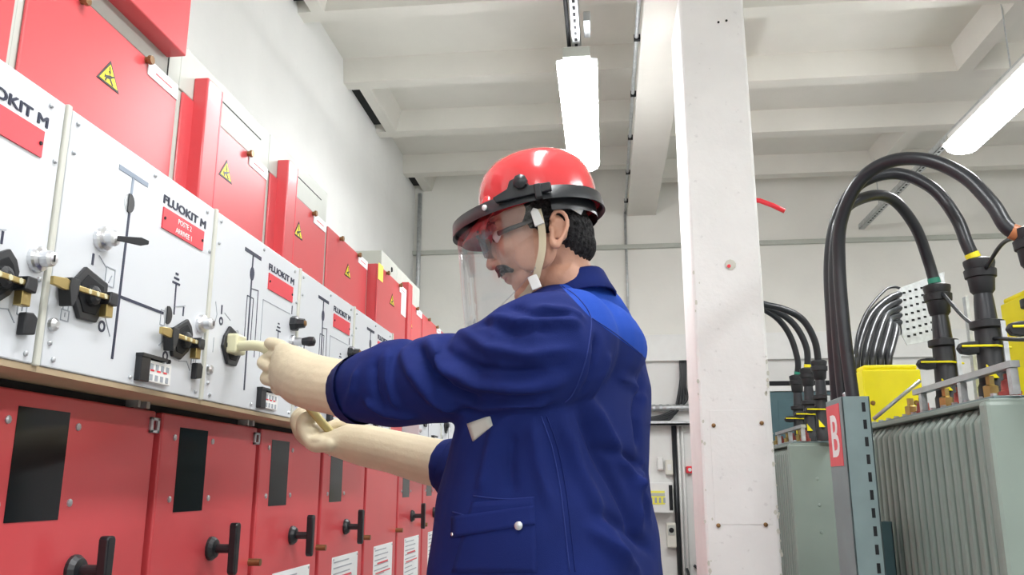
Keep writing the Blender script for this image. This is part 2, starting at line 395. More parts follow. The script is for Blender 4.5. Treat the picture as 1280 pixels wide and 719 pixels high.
def display(parent, u0, v1, key):
    sub('indicator_block', key, lambda: MB().box(PX, u0, V(v1-.045), PX+.012, u0+.03, V(v1)).mesh('indicator_block', 'black'), parent, bevel=.0015)
    sub('indicator_hood', key+'h', lambda: MB().box(PX, u0, V(v1-.003), PX+.014, u0+.085, V(v1+.003)).mesh('indicator_hood', 'black'), parent)
    sub('indicator_face', key+'f', lambda: MB().box(PX, u0+.03, V(v1-.043), PX+.009, u0+.108, V(v1-.005)).mesh('indicator_face', 'white_plastic'), parent, bevel=.001)
    def slots():
        q = MB()
        for i in range(4):
            for j in range(2):
                a = u0+.035+i*.018; b = V(v1-.040+j*.019); q.box(PX+.0085, a, b, PX+.0098, a+.009, b+.010)
        return q.mesh('indicator_window', 'ink_thin')
    sub('indicator_window', key+'s', slots, parent)
    def marks():
        q = MB()
        for i in range(3): a = u0+.036+i*.022; q.box(PX+.0087, a, V(v1-.024), PX+.0096, a+.012, V(v1-.021))
        return q.mesh('indicator_mark', 'red_tube')
    sub('indicator_mark', key+'m', marks, parent)
    def nubs():
        q = MB()
        for i in range(4): q.lathe((PX+.006, u0+.038+i*.019, V(v1)), X3, [(0, .004), (.006, .004)], 7)
        return q.mesh('indicator_button', 'dark')
    sub('indicator_button', key+'n', nubs, parent)
SW1 = [(104.2,333.3),(130.9,355),(128.4,380.9),(115.9,403.8),(94.2,398.4),(86.7,370),(91.7,346.7)]
SW2 = [(231.8,398.9),(236,408),(237.6,418.4),(236,430),(231.8,439.8),(222,450),(212.3,445.6),(209.4,424.2),(211.3,411.6)]
SWC = [(285.3,407.7),(298.9,422.3),(299.9,439.8),(292.1,458.3),(281.4,455.4),(275.5,432),(278.5,419.4)]
def sketch(parent, key, pts_list, w=.0016, m='ink_thin'):
    for i, pts in enumerate(pts_list): pline(pts, w, key+str(i), parent, m, 'printed_symbol')
def padlock_print(parent, u, v, key):
    sketch(parent, key, [[(u-.009, V(v-.012)), (u+.009, V(v-.012)), (u+.009, V(v+.004)), (u-.009, V(v+.004)), (u-.009, V(v-.012))],
                         [(u-.006, V(v+.004)), (u-.006, V(v+.016)), (u+.006, V(v+.016)), (u+.006, V(v+.004))], [(u, V(v-.006)), (u, V(v))]])
def bold_text(t_, size, u, z, width):
    bm = bmesh.new()
    for du, dz in ((0, 0), (.0012, 0), (.0024, 0), (.0006, .0007), (.0018, .0007), (.0018, -.0005)):
        me = text_mesh(t_, size, (PX+.0003+du*.1, u+du, z+dz), Y3, Z3, X3, 'ink', width=width); bm.from_mesh(me)
    me = bpy.data.meshes.new('maker_lettering'); bm.to_mesh(me); bm.free(); me.materials.append(MATS['ink']); return me
def nameplate(parent, key, lines=None):
    pln = sub('nameplate', 'name', lambda: flat(rect(.287, V(.293), .447, V(.333)), 0, .0025, PX).mesh('nameplate', 'red_label'), parent)
    sub('nameplate_screw', 'nscr', lambda: MB().lathe((PX+.002, .293, V(.313)), X3, [(0, .003), (.002, .003)], 8).lathe((PX+.002, .441, V(.313)), X3, [(0, .003), (.002, .003)], 8).mesh('nameplate_screw', 'dark'), parent)
    sub('maker_lettering', 'fluo', lambda: bold_text('FLUOKIT M', .0225, .283, V(.341), .166), parent)
    if lines:
        for i, t_ in enumerate(lines):
            sub('nameplate_lettering', ('nl', t_), lambda: text_mesh(t_, .0145, (PX+.0026, .367, V(.3165-.0185*i)), Y3, Z3, X3, 'paper', width=None, align='CENTER'), parent)
def panel_common(root):
    p = sub('mimic_panel', 'panel', lambda: MB().box(PX-.10, .006, PZ0, PX, .488, PZ1).mesh('mimic_panel', 'white_panel'), root, bevel=.002)
    sub('edge_strip', 'strip', lambda: MB().box(PX-.10, .489, PZ0-.002, PX+.004, .4995, PZ1+.002).mesh('edge_strip', 'grey_strip'), root, bevel=.002)
    screws(p, [(.02, V(.378)), (.25, V(.380)), (.455, V(.378)), (.478, V(.30)), (.018, V(.33)), (.478, V(.12)), (.03, V(.012)), (.47, V(.012)), (.018, V(.035)), (.235, V(.012))], r=.004)
    sub('panel_bolt', 'pbolt', lambda: MB().lathe((PX, .018, V(.062)), X3, [(0, .010), (.006, .010), (.010, .005)], 12).mesh('panel_bolt', 'chrome'), p, auto=True)
    return p
def panel_one(root, lines=None, wkey=True):
    p = panel_common(root); Y0 = 1.11
    pline([(.141, V(.354)), (.228, V(.354))], .0085, 'a1', p, 'ink_pale'); pline([(.183, V(.352)), (.182, V(.318))], .006, 'a2', p, 'ink_pale')
    pline([(.182, V(.285)), (.178, V(.036))], .006, 'a3', p); pline([(.182, V(.140)), (.322, V(.140))], .005, 'a4', p)
    def crescent(u, z, r, key):
        sub('position_flag', key, lambda: flat([(u+r*math.cos(a), z+r*1.25*math.sin(a)) for a in [math.pi*.62-i*math.pi*1.24/10 for i in range(11)]], -.0003, .0022, PX).mesh('position_flag', 'black'), p)
    disc(.177, V(.303), .013, 'b1w', p, 'steel', 'flag_window', rz=.016, d=.0006); crescent(.179, V(.303), .0135, 'b1')
    disc(.338, V(.140), .013, 'b2w', p, 'steel', 'flag_window', rz=.016, d=.0006); crescent(.339, V(.140), .0135, 'b2')
    pline([(.361, V(.146)), (.359, V(.205))], .004, 'a5', p)
    for i, w in enumerate((.026, .017, .008)): pline([(.359-w/2, V(.205+i*.009)), (.359+w/2, V(.205+i*.009))], .004, 'e%d' % i, p)
    keylock(p, .112, V(.220), .021, 'kl1', wkey)
    rotary(p, Y0, SW1, ((.005, V(.126)), (.167, V(.131))), 'sw1')
    rotary(p, Y0, SW2, ((.318, V(.108)), (.480, V(.108))), 'sw2')
    keylock(p, .466, V(.147), .019, 'kl2', False)
    nameplate(p, 'n', lines)
    pline([(.097, V(.174)), (.097, V(.190))], .005, 'I1', p, name='printed_symbol'); sub('printed_symbol', 'O1', lambda: ringmesh(.140, V(.082), .0055, .0095, PX, .0008, 'ink', 'printed_symbol'), p)
    pline([(.395, V(.150)), (.395, V(.166))], .004, 'I2', p, name='printed_symbol'); sub('printed_symbol', 'O2', lambda: ringmesh(.344, V(.064), .0055, .0095, PX, .0008, 'ink', 'printed_symbol'), p)
    padlock_print(p, .045, .085, 'pp1'); padlock_print(p, .452, .075, 'pp2')
    sketch(p, 'sk1', [[(.135, V(.150)), (.160, V(.150)), (.160, V(.180)), (.135, V(.180)), (.135, V(.150))], [(.145, V(.155)), (.152, V(.168))], [(.112, V(.192)), (.135, V(.178))],
                      [(.145, V(.100)), (.165, V(.070))], [(.315, V(.118)), (.330, V(.118)), (.330, V(.145)), (.315, V(.145)), (.315, V(.118))], [(.318, V(.080)), (.345, V(.100))], [(.395, V(.062)), (.425, V(.066)), (.44, V(.05))], [(.36, V(.16)), (.40, V(.17))]])
    sub('release_block', 'rb', lambda: flat([(.446, V(.034)), (.470, V(.038)), (.472, V(.062)), (.462, V(.068)), (.446, V(.066))], 0, .012, PX).mesh('release_block', 'black'), p, bevel=.002)
    display(p, .247, .053, 'dp')
    return p
def panel_two(root, lever=False):
    p = panel_common(root); Y0 = 1.61
    pline([(.149, V(.354)), (.236, V(.354))], .0085, 'c1', p); pline([(.192, V(.352)), (.195, V(.041))], .006, 'c2', p)
    disc(.193, V(.307), .011, 'c3', p, rz=.016)
    pline([(.176, V(.252)), (.210, V(.252)), (.210, V(.150)), (.176, V(.150)), (.176, V(.252))], .0022, 'c4', p)
    pline([(.194, V(.272)), (.233, V(.276)), (.236, V(.12))], .0022, 'c5', p)
    sketch(p, 'sk2', [[(.265, V(.262)), (.44, V(.262))], [(.265, V(.262)), (.265, V(.10))], [(.025, V(.205)), (.035, V(.18)), (.03, V(.165))], [(.07, V(.19)), (.1, V(.18))], [(.1, V(.15)), (.14, V(.165)), (.16, V(.13))], [(.03, V(.13)), (.03, V(.10))]])
    pline([(.370, V(.15)), (.370, V(.205))], .003, 'c6', p)
    for i, w in enumerate((.026, .018, .008)): pline([(.370-w/2, V(.205+i*.009)), (.370+w/2, V(.205+i*.009))], .0035, 'ce%d' % i, p)
    rotary(p, Y0, SWC, None, 'swc')
    pline([(.055, V(.186)), (.055, V(.203))], .005, 'I3', p, name='printed_symbol'); sub('printed_symbol', 'O3', lambda: ringmesh(.056, V(.170), .005, .009, PX, .0008, 'ink', 'printed_symbol'), p)
    nameplate(p, 'n')
    def knob():
        return MB().lathe((PX, .458, V(.240)), X3, [(0, .020), (.014, .020), (.018, .014), (.034, .012), (.036, .002)], 7).mesh('selector_knob', 'black')
    sub('selector_knob', 'knob', knob, p, auto=True)
    sub('knob_insert', 'kins', lambda: MB().lathe((PX+.034, .458, V(.240)), X3, [(0, .008), (.004, .007), (.005, .002)], 8).mesh('knob_insert', 'bronze'), p)
    pline([(.452, V(.265)), (.452, V(.285))], .004, 'kp', p, name='printed_symbol')
    sub('key_lock', 'kl3', lambda: MB().lathe((PX, .462, V(.193)), X3, [(0, .018), (.008, .017), (.010, .011), (.030, .011)], 16).mesh('key_lock', 'chrome'), p, auto=True)
    sub('key', 'kl3k', lambda: MB().lathe((PX+.028, .462, V(.193)), X3, [(0, .009), (.02, .013), (.032, .012), (.036, .004)], 12).mesh('key', 'black'), p, auto=True)
    display(p, .265, .052, 'dp2')
    return p
def door(root, win=True, handle=True, sheet=False, latch='latch_steel', hw=None):
    d = sub('door', 'door', lambda: MB().box(DX-.045, .014, .10, DX, .487, H+.141).mesh('door', 'red'), root, bevel=.004)
    if win:
        sub('door_window', 'win', lambda: MB().box(DX-.004, .086, H-.056, DX+.0008, .213, H+.116).mesh('door_window', 'glass_dark'), d)
        screws(d, [(.066, H+.094), (.066, H-.030), (.238, H+.094), (.238, H-.030)], DX, .0065)
    if handle:
        hz = H-.140
        sub('handle_rose', 'hr', lambda: MB().lathe((DX, .27, hz), X3, [(0, .026), (.006, .026), (.014, .020), (.016, .012)], 18).mesh('handle_rose', 'black'), d, auto=True)
        sub('handle_lever', 'hl', lambda: MB().cyl((DX+.01, .27, hz), (DX+.05, .27, hz), .010).prism([(-.010, -.050), (-.004, -.056), (.004, -.056), (.010, -.050), (.012, .05), (.008, .056), (-.008, .056), (-.012, .05)], (DX+.046, .27, hz), Y3, Z3, X3, 0, .018).mesh('handle_lever', 'black'), d, bevel=.003)
    if latch:
        sub('latch_ring', 'lr', lambda: MB().box(DX, .462, H+.098, DX+.006, .470, H+.128).box(DX, .486, H+.098, DX+.006, .494, H+.128).box(DX, .462, H+.098, DX+.006, .494, H+.104).box(DX, .462, H+.122, DX+.006, .494, H+.128).mesh('latch_ring', latch), d, bevel=.001)
    sub('door_bolt', 'db', lambda: MB().cyl((DX-.01, .488, H-.188), (DX+.03, .488, H-.188), .009).mesh('door_bolt', 'bronze'), d, auto=True)
    if sheet:
        sub('notice_sheet', 'sheet', lambda: MB().box(DX, .145, H-.52, DX+.0016, .43, H-.231).mesh('notice_sheet', 'paper'), d)
        def lines():
            q = MB(); rr = random.Random(3)
            for i in range(14):
                z = H-.250-i*.018; w = rr.uniform(.14, .25); q.box(DX+.0014, .16, z, DX+.0022, .16+w, z+.004)
            return q.mesh('sheet_print', 'ink_thin')
        sub('sheet_print', 'shl', lines, d)
        sub('sheet_print', 'shr', lambda: MB().box(DX+.0014, .2, H-.30, DX+.0023, .36, H-.294).box(DX+.0014, .18, H-.335, DX+.0023, .40, H-.330).mesh('sheet_print', 'red_label'), d)
        screws(d, [(.155, H-.239), (.42, H-.239)], DX+.001, .004)
    return d
def sign(parent, X, u, z, h=.05):
    s = h
    k = ('sg', X, u, z)
    sub('warning_sign', k+(0,), lambda: flat([(u-.72*s, z), (u+.72*s, z), (u, z+1.0*s)], 0, .0012, X).mesh('warning_sign', 'black'), parent)
    def yel():
        i = .004
        return flat([(u-.72*s+1.7*i, z+i), (u+.72*s-1.7*i, z+i), (u, z+s-1.9*i)], .0010, .0018, X).mesh('warning_sign_face', 'sign_yellow')
    sub('warning_sign_face', k+(1,), yel, parent)
    def pic():
        q = MB()
        def pp(pts): q.prism([(a*s+u, b*s+z) for a, b in pts], (X, 0, 0), Y3, Z3, X3, .0015, .0024)
        pp([(-.02, .72), (.06, .5), (.0, .5), (.06, .36), (-.08, .55), (-.02, .55), (-.07, .72)])
        pp([(-.22, .32), (.1, .44), (.14, .34), (.02, .26), (-.14, .22)])
        pp([(-.2, .3), (-.14, .24), (-.18, .1), (-.26, .1)]); pp([(0, .28), (.1, .3), (.3, .1), (.22, .08)]); pp([(.1, .42), (.16, .36), (.28, .42), (.26, .48)])
        pp([(-.3, .34), (-.2, .28), (-.3, .18)])
        return q.mesh('warning_pictogram', 'black')
    sub('warning_pictogram', k+(2,), pic, parent)
def upper(root, bar=False, proud=0, low=False, top=.845, tag_=True, signz=.775):
    X = RX+proud; z0 = H+(.17 if low else .50); u0 = .012
    c = sub('upper_cover', ('uc', proud, low, top), lambda: MB().box(X-.006, u0, z0, X, .488, H+top).mesh('upper_cover', 'red'), root, bevel=.003)
    if proud: sub('cover_side', ('us', proud, low), lambda: MB().box(RX-.006, u0, z0, X-.006, .488, H+top).mesh('cover_side', 'red'), root)
    if bar:
        sub('cable_duct', 'bar', lambda: MB().box(RX-.0035, .06, H+.50, RX+.031, .131, H+.902).mesh('cable_duct', 'red'), root, bevel=.003)
        sub('duct_seam', 'bars', lambda: MB().box(RX, .128, H+.50, RX+.0315, .1335, H+.90).mesh('duct_seam', 'red_label'), root)
    sign(c, X, .243, H+.725)
    for u in (.141, .358):
        sub('cover_screw', ('cs', u, proud), lambda: MB().lathe((X, u, H+.838), X3, [(0, .007), (.006, .007), (.008, .010), (.014, .009)], 10).mesh('cover_screw', 'bronze'), c, auto=True)
    if tag_:
        sub('cover_tag', ('ct', proud), lambda: flat(rect(.366, H+.812, .487, H+.8455), 0, .0018, X).mesh('cover_tag', 'paper'), c)
        sub('tag_print', ('ctp', proud), lambda: flat(rect(.395, H+.826, .46, H+.829), .0012, .0022, X).mesh('tag_print', 'red_label'), c)
    return c
UNITS = [('A', .61), ('B', 1.11), ('C', 1.61), ('D', 2.11), ('E', 2.61), ('F', 3.11), ('G', 3.61), ('H', 4.11), ('I', 4.61)]
LBL = {'A': 'switchgear cubicle with white mimic panel, before the one with the key in its lock',
 'B': 'switchgear cubicle with a black key in its lock and two brass operating bars',
 'C': 'switchgear cubicle whose black switch socket holds the curved operating lever',
 'D': 'switchgear cubicle just past the lever one, with red cable duct above its panel',
 'E': 'switchgear cubicle with plain red upper cover, just before the one with yellow tag',
 'F': 'all red switchgear cubicle with a yellow tag on its upper cover corner',
 'G': 'switchgear cubicle with red cable duct, just past the yellow tagged one',
 'H': 'switchgear cubicle with plain red upper cover near the far end of the row',
 'I': 'last red switchgear cubicle at the far end of the row'}
for n, y0 in UNITS:
    r = thing('switchgear_cubicle', LBL[n], 'switchgear', (0, y0, 0), 'switchgear cubicles along the wall')
    sub('cabinet_body', 'body', lambda: MB().box(XL+.03, .0, 0, DX-.046, .4995, H+.10).mesh('cabinet_body', 'red_dark'), r)
    sub('cabinet_top_box', 'body2', lambda: MB().box(XL+.03, .0, H+.10, RX-.0065, .4995, H+(.845)).mesh('cabinet_top_box', 'grey_paint'), r)
    sub('plinth', 'plinth', lambda: MB().box(XL+.03, 0, 0, DX-.02, .4995, .095).mesh('plinth', 'dark'), r)
    if n != 'F':
        p = (panel_one(r, ['POSTE 2', 'ARRIVEE 1'] if n == 'B' else None, n == 'B') if n in 'AB' else panel_two(r))
        sub('panel_shelf', 'shelf', lambda: MB().box(RX, 0, PZ0-.010, PX-.002, .4995, PZ0-.001).mesh('panel_shelf', 'under_reflection'), r)
        sub('panel_back', 'pback', lambda: MB().box(RX-.005, 0, H+.10, PX-.101, .4995, H+.50).mesh('panel_back', 'dark'), r)
        for ub, wb in ((.40, .008), (.43, .012)): sub('panel_bracket', ('pbr', ub), lambda: MB().box(DX-.02, ub, H+.142, DX+.01, ub+wb, PZ0-.010).mesh('panel_bracket', 'steel'), r)
    door(r, win=n not in 'F', handle=n not in 'F', sheet=n in 'DEFGHI', latch='steel' if n in 'ABGH' else 'red_dark')
    if n in 'AB': upper(r)
    elif n in 'CDG': upper(r, bar=True)
    elif n in 'EHI': upper(r)
    elif n == 'F':
        c = upper(r, proud=.037, low=True)
        MB().box(RX+.037, .015, H+.785, RX+.0385, .085, H+.85).build('yellow_tag', 'yellow_tag', c)
        MB().box(RX+.037, .40, H+.72, RX+.0386, .487, H+.812).build('paper_tag', 'paper', c)
    if n in 'BCD':
        f = sub('top_fascia', 'fascia', lambda: MB().box(RX-.04, .0, H+.848, RX-.004, .498, H+.955).mesh('top_fascia', 'grey_paint'), r, bevel=.002)
        if n != 'B': sub('fascia_slot', 'fslot', lambda: MB().box(RX-.0045, .17, H+.911, RX-.0032, .44, H+.914).mesh('fascia_slot', 'dark'), f)
        sub('body_top', 'btop', lambda: MB().box(XL+.03, 0, H+.845, RX-.04, .498, H+.95).mesh('body_top', 'grey_paint'), r)
    if n in 'FG':
        k = (.23, .497) if n == 'F' else (.0, .47)
        MB().box(XL+.03, k[0], H+.845, RX-.01, k[1], H+.962).build('relay_box', 'grey_paint', r, bevel=.003)
        MB().lathe((RX-.01, .40 if n == 'F' else .2, H+.92), X3, [(0, .012), (.003, .01)], 10).build('cable_gland', 'dark', r)
    if n == 'B':
        b = MB().box(RX-.03, .0, H+.889, RX+.038, .442, H+1.25).build('top_duct', 'red', r, bevel=.003)
        MB().box(RX-.0045, .445, H+.85, RX-.0025, .448, H+.955).build('fascia_joint', 'dark', r)
# end plate of the row
# ================================================================== transformers on the right
def smooth_path(pts, n=10):
    """Catmull-Rom through 3-D points"""
    P_ = [Vector(p) for p in pts]; P_ = [P_[0]*2-P_[1]] + P_ + [P_[-1]*2-P_[-2]]; out = []
    for i in range(1, len(P_)-2):
        a, b, c, d = P_[i-1:i+3]
        for k in range(n):
            t = k/n; out.append(.5*((2*b)+(c-a)*t+(2*a-5*b+4*c-d)*t*t+(3*b-a-3*c+d)*t**3))
    out.append(P_[-2]); return out
TX0, TX1, TL, TTOP = 1.0, 1.90, 1.46, H+.22
fin_me = MB().prism([(0, .22), (.0, TTOP-.02), (-.012, TTOP-.012), (-.05, TTOP-.055), (-.052, .25)], (0, 0, 0), X3, Z3, Y3, 0, .034).mesh('cooling_fin', 'transformer_green')
def transformer(y0, label, near):
    r = thing('transformer', label, 'transformer', (0, y0, 0), 'oil transformers')
    MB().box(TX0+.05, .05, .12, TX1-.05, TL-.05, TTOP-.012).build('tank', 'transformer_green', r, bevel=.01)
    MB().box(TX0+.0, .0, .2, TX1, .05, TTOP-.004).build('end_panel', 'transformer_green', r, bevel=.012)
    MB().box(TX0+.0, TL-.05, .2, TX1, TL, TTOP-.004).build('end_panel', 'transformer_green', r, bevel=.012)
    MB().box(TX0+.012, .004, TTOP-.012, TX1-.012, TL-.004, TTOP+.002).build('cover_rim', 'transformer_green', r, bevel=.003)
    MB().box(TX0+.035, .03, TTOP+.002, TX1-.035, TL-.03, TTOP+.012).build('lid', 'post_green', r, bevel=.003)
    n = int((TL-.1)/.061)
    for k in range(n):
        o = link('cooling_fin', fin_me, r, bevel=.012); o.location = (TX0+.052, .062+k*.061, 0)
    for k in range(n):
        o = link('cooling_fin', fin_me, r); o.location = (TX1-.052, .062+k*.061+.034, 0); o.rotation_euler = (0, 0, math.pi)
    for k in range(3):
        MB().lathe((TX0+.14, .0, TTOP-.19-.14*k), (0, -1, 0), [(-.002, .010), (.003, .008), (.004, .003)], 10).build('dimple', 'transformer_green', r, auto=True)
    for k in range(4):
        MB().lathe((TX0+.1+(k % 2)*.6, .15+(k//2)*1.1, 0), Z3, [(0, .06), (.12, .06)], 14).build('wheel', 'dark', r)
    # bolts of the lid
    for k in range(16):
        MB().lathe((TX0+.05, .06+k*.088, TTOP+.012), Z3, [(0, .009), (.008, .009)], 6).build('lid_bolt', 'steel', r)
    # rail with porcelain studs
    MB().box(1.075, .0, H+.304, 1.10, .74, H+.322).build('mounting_rail', 'steel', r)
    for k in range(3):
        yy = .02+.33*k
        MB().box(1.078, yy-.012, TTOP+.013, 1.097, yy+.012, H+.303).build('rail_post', 'galv', r)
        MB().lathe((1.12, yy+.10, TTOP+.01), Z3, [(0, .03), (.02, .03), (.024, .022), (.05, .02), (.055, .012), (.07, .012)], 12).build('stud_insulator', 'porcelain', r, auto=True)
        MB().lathe((1.11, yy+.19, TTOP+.01), Z3, [(0, .022), (.045, .022), (.05, .012), (.075, .012)], 6).build('stud_nut', 'brass', r, auto=True)
    return r
TY = (2.36, 4.85)
transformer(TY[0], 'large ribbed green transformer behind the post marked B', True)
transformer(TY[1], 'green transformer half hidden between white column and post marked B', False)
CONY = [2.975, 2.635, 2.31]
TAPES = ['tape_green', 'tape_yellow', 'tape_brown']; TNAME = ['green', 'yellow', 'brown']
def connector(x, y, label):
    r = thing('cable_connector', label, 'connector', (x, y, TTOP+.012), 'black cable connectors on the transformers')
    MB().lathe((0, 0, 0), Z3, [(0, .045), (.05, .045), (.06, .040), (.22, .036), (.225, .048), (.245, .048), (.25, .03)], 18).build('boot', 'rubber', r, auto=True)
    MB().lathe((0, 0, .245), Z3, [(0, .031), (.06, .028), (.10, .024)], 18).build('neck', 'cable', r, auto=True)
    MB().lathe((0, 0, .33), Z3, [(0, .026), (.01, .034), (.05, .038), (.052, .044), (.075, .046), (.078, .04), (.095, .044), (.105, .044), (.112, .028)], 18).build('collar', 'rubber', r, auto=True)
    MB().prism([(0, -.012), (-.06, -.02), (-.085, -.016), (-.095, 0), (-.085, .016), (-.06, .02), (0, .022)], (0, -.012, .165), X3, Z3, Y3, 0, .024).build('pulling_eye', 'rubber', r, bevel=.004)
    MB().tube([(-.085, -.015, .17), (.0, -.05, .165), (.05, -.02, .163)], .0035, 6).build('tie', 'yellow', r)
    MB().box(.02, -.044, .0, .034, -.036, .24).build('clamp_strip', 'galv', r)
    MB().prism([(0, 0), (.03, 0), (.0, .04)], (-.035, -.040, .07), X3, Z3, -Y3, 0, .008).build('hazard_sticker', 'yellow', r)
    return r
for k in range(3): connector(1.15, CONY[k], 'black connector boot of the %s taped cable on the near ribbed transformer' % TNAME[k])
FDY = 4.85-2.36
for k in range(3): connector(1.21-.01*k, CONY[k]+FDY+.02, 'black connector boot of the %s on the far green transformer' % ('cable with %s tape' % TNAME[k] if k < 2 else 'cable without visible tape'))
# the post marked B with slotted front
r = thing('cable_post', 'grey green slotted steel post with a red sign B', 'post', (.72, 2.68, 0))
MB().box(0, 0, 0, .006, .19, H+.262).box(0, 0, 0, .083, .006, H+.262).box(.077, 0, 0, .083, .10, H+.262).build('channel', 'post_green', r, bevel=.002)
for k in range(24):
    z = H+.215-k*.052
    MB().box(.058, -.0012, z, .068, .002, z+.028).build('slot', 'dark', r)
MB().box(-.0015, .035, H+.055, .001, .185, H+.245).build('sign_plate', 'red_label', r)
link('sign_letter', text_mesh('B', .185, (-.0016, .155, H+.085), -Y3, Z3, -X3, 'paper', bold=.002, width=.085), r)
for y in (.05, .10, .15): MB().lathe((.03, y, H+.255), Z3, [(0, .012), (.02, .012), (.025, .006)], 8).build('post_bolt', 'steel', r)
r = thing('short_post', 'short dark teal post beside the slotted post', 'post', (.9, 3.12, 0))
MB().box(0, 0, 0, .07, .006, H-.125).box(0, 0, 0, .006, .08, H-.125).box(.064, 0, 0, .07, .08, H-.125).build('channel', 'cabinet_teal', r, bevel=.002)
# the three arched cables from the post to the connectors of the near transformer
def hv_cable(pix, yc, rad, tape, tpos, label, start, end):
    pts = [Vector(start)]
    for x, y, Y in pix: pts.append(onY(x, y, Y))
    pts.append(Vector(end)); sp = smooth_path(pts, 8)
    r = tag(MB().tube(sp, rad, 12).build('power_cable', 'cable', smooth=True), label, 'cable', 'arched black power cables')
    if tape:
        a = sp[-1]+(sp[-6]-sp[-1]).normalized()*.035; b = sp[-1]+(sp[-6]-sp[-1]).normalized()*.053
        MB().cyl(a, b, rad+.0015, n=14).build('phase_tape', tape, r, auto=True)
    return r
top = TTOP+.012+.44
hv_cable([(1047, 420, 2.76), (1043, 330, 2.76), (1052, 268, 2.78), (1084, 246, 2.82), (1115, 249, 2.87), (1143, 282, 2.93), (1160, 325, 2.97)], 0, .019, 'tape_green', .9, 'black power cable with green tape arching from the post marked B', (.748, 2.76, H+.2), (1.15, CONY[0], top-.03))
hv_cable([(1041, 420, 2.80), (1037, 330, 2.80), (1047, 270, 2.78), (1075, 230, 2.75), (1120, 217, 2.72), (1165, 235, 2.68), (1195, 272, 2.65), (1210, 308, 2.635)], 0, .0195, 'tape_yellow', .9, 'black power cable with yellow tape arching from the post marked B', (.742, 2.82, H+.2), (1.15, CONY[1], top-.03))
hv_cable([(1056, 420, 2.72), (1049, 330, 2.72), (1052, 275, 2.68), (1075, 226, 2.60), (1112, 202, 2.53), (1158, 200, 2.45), (1205, 220, 2.39), (1240, 255, 2.34), (1260, 285, 2.32)], 0, .0205, 'tape_brown', .9, 'black power cable with brown tape arching from the post marked B', (.765, 2.71, H+.2), (1.15, CONY[2], top-.03))
# same on the far transformer: the cables come from behind the column
for k, pix in enumerate([[(930, 385, 5.3), (962, 391, 5.38), (985, 415, 5.44), (997, 450, 5.46)], [(930, 378, 5.0), (965, 387, 5.05), (992, 405, 5.1), (1008, 435, 5.12)], [(930, 386, 4.7), (965, 383, 4.72), (1000, 397, 4.76), (1018, 425, 4.79)]]):
    st = onY(925, 470, pix[0][2])
    hv_cable(pix, 0, .019, TAPES[k] if k < 2 else None, .9, 'black power cable arching out behind the white column, %s' % ('green tape', 'yellow tape', 'without visible tape')[k], st, (1.21-.01*k, CONY[k]+FDY+.02, top-.03))
# post that feeds them, hidden by the column
r = thing('feeder_post', 'slotted steel post behind the white column', 'post', (.72, 5.17, 0))
MB().box(0, 0, 0, .006, .19, H+.262).box(0, 0, 0, .083, .006, H+.262).build('channel', 'post_green', r)
# thin earth cables between connectors
for (a, b, s_, lab) in [((1.15, 2.93, H+.63), (1.17, 2.68, H+.45), -.02, 'thin black earth wire between green and yellow taped connectors'), ((1.15, 2.60, H+.63), (1.15, 2.34, H+.66), .03, 'thin black earth wire between yellow and brown taped connectors'), ((1.15, 2.60, H+.42), (1.2, 2.25, H+.40), -.02, 'black earth wire leaving the yellow taped connector')]:
    a, b = Vector(a), Vector(b); m_ = (a+b)/2+Vector((0, 0, s_))
    tag(MB().tube(smooth_path([a, m_, b], 8), .006, 8).build('earth_wire', 'cable', smooth=True), lab, 'wire')
# yellow terminal boxes
def ybox(x0, x1, y0, y1, z1, label):
    r = thing('terminal_box', label, 'box', ((x0+x1)/2, (y0+y1)/2, TTOP+.012), 'yellow terminal boxes')
    hx, hy, hz = (x1-x0)/2, (y1-y0)/2, z1-TTOP-.012
    MB().box(-hx, -hy, 0, hx, hy, hz-.02).build('body', 'yellow', r, bevel=.006)
    MB().box(-hx+.008, -hy+.008, hz-.02, hx-.008, hy-.008, hz).build('lid', 'yellow', r, bevel=.008)
    for a in (-1, 1): MB().lathe((a*(hx-.03), -hy, hz*.35), (0, -1, 0), [(0, .010), (.008, .008)], 8).build('cover_screw', 'bronze', r)
    return r
ybox(1.03, 1.255, 3.5, 3.76, H+.468, 'yellow terminal box with thick cables entering its top')
ybox(1.45, 1.80, 2.75, 3.2, H+.66, 'yellow terminal box behind the yellow taped connector')
# cables leaving the far yellow box towards the perforated tray
for k in range(5):
    sx = 1071+10*k
    pts = [onY(sx, 470, 3.62), onY(sx, 448, 3.62), onY(sx+4, 425+k*2, 3.68), onY(sx+17-2*k, 394+4*k, 3.80), onY(1110+k, 374+8*k, 3.92), onY(1130, 366+9*k, 4.02)]
    tag(MB().tube(smooth_path(pts, 7), .0155, 10).build('supply_cable', 'cable', smooth=True), 'thick black cable rising from yellow box to perforated tray', 'cable', 'cables from yellow box to tray')
tag(MB().tube(smooth_path([onY(1074, 470, 3.62), onY(1070, 430, 3.62), onY(1082, 392, 3.75), onY(1105, 364, 3.9), onY(1118, 359, 3.97), onY(1128, 362, 4.02)], 7), .006, 8).build('control_wire', 'cable', smooth=True), 'thin control wire beside the thick cables to perforated tray', 'wire')
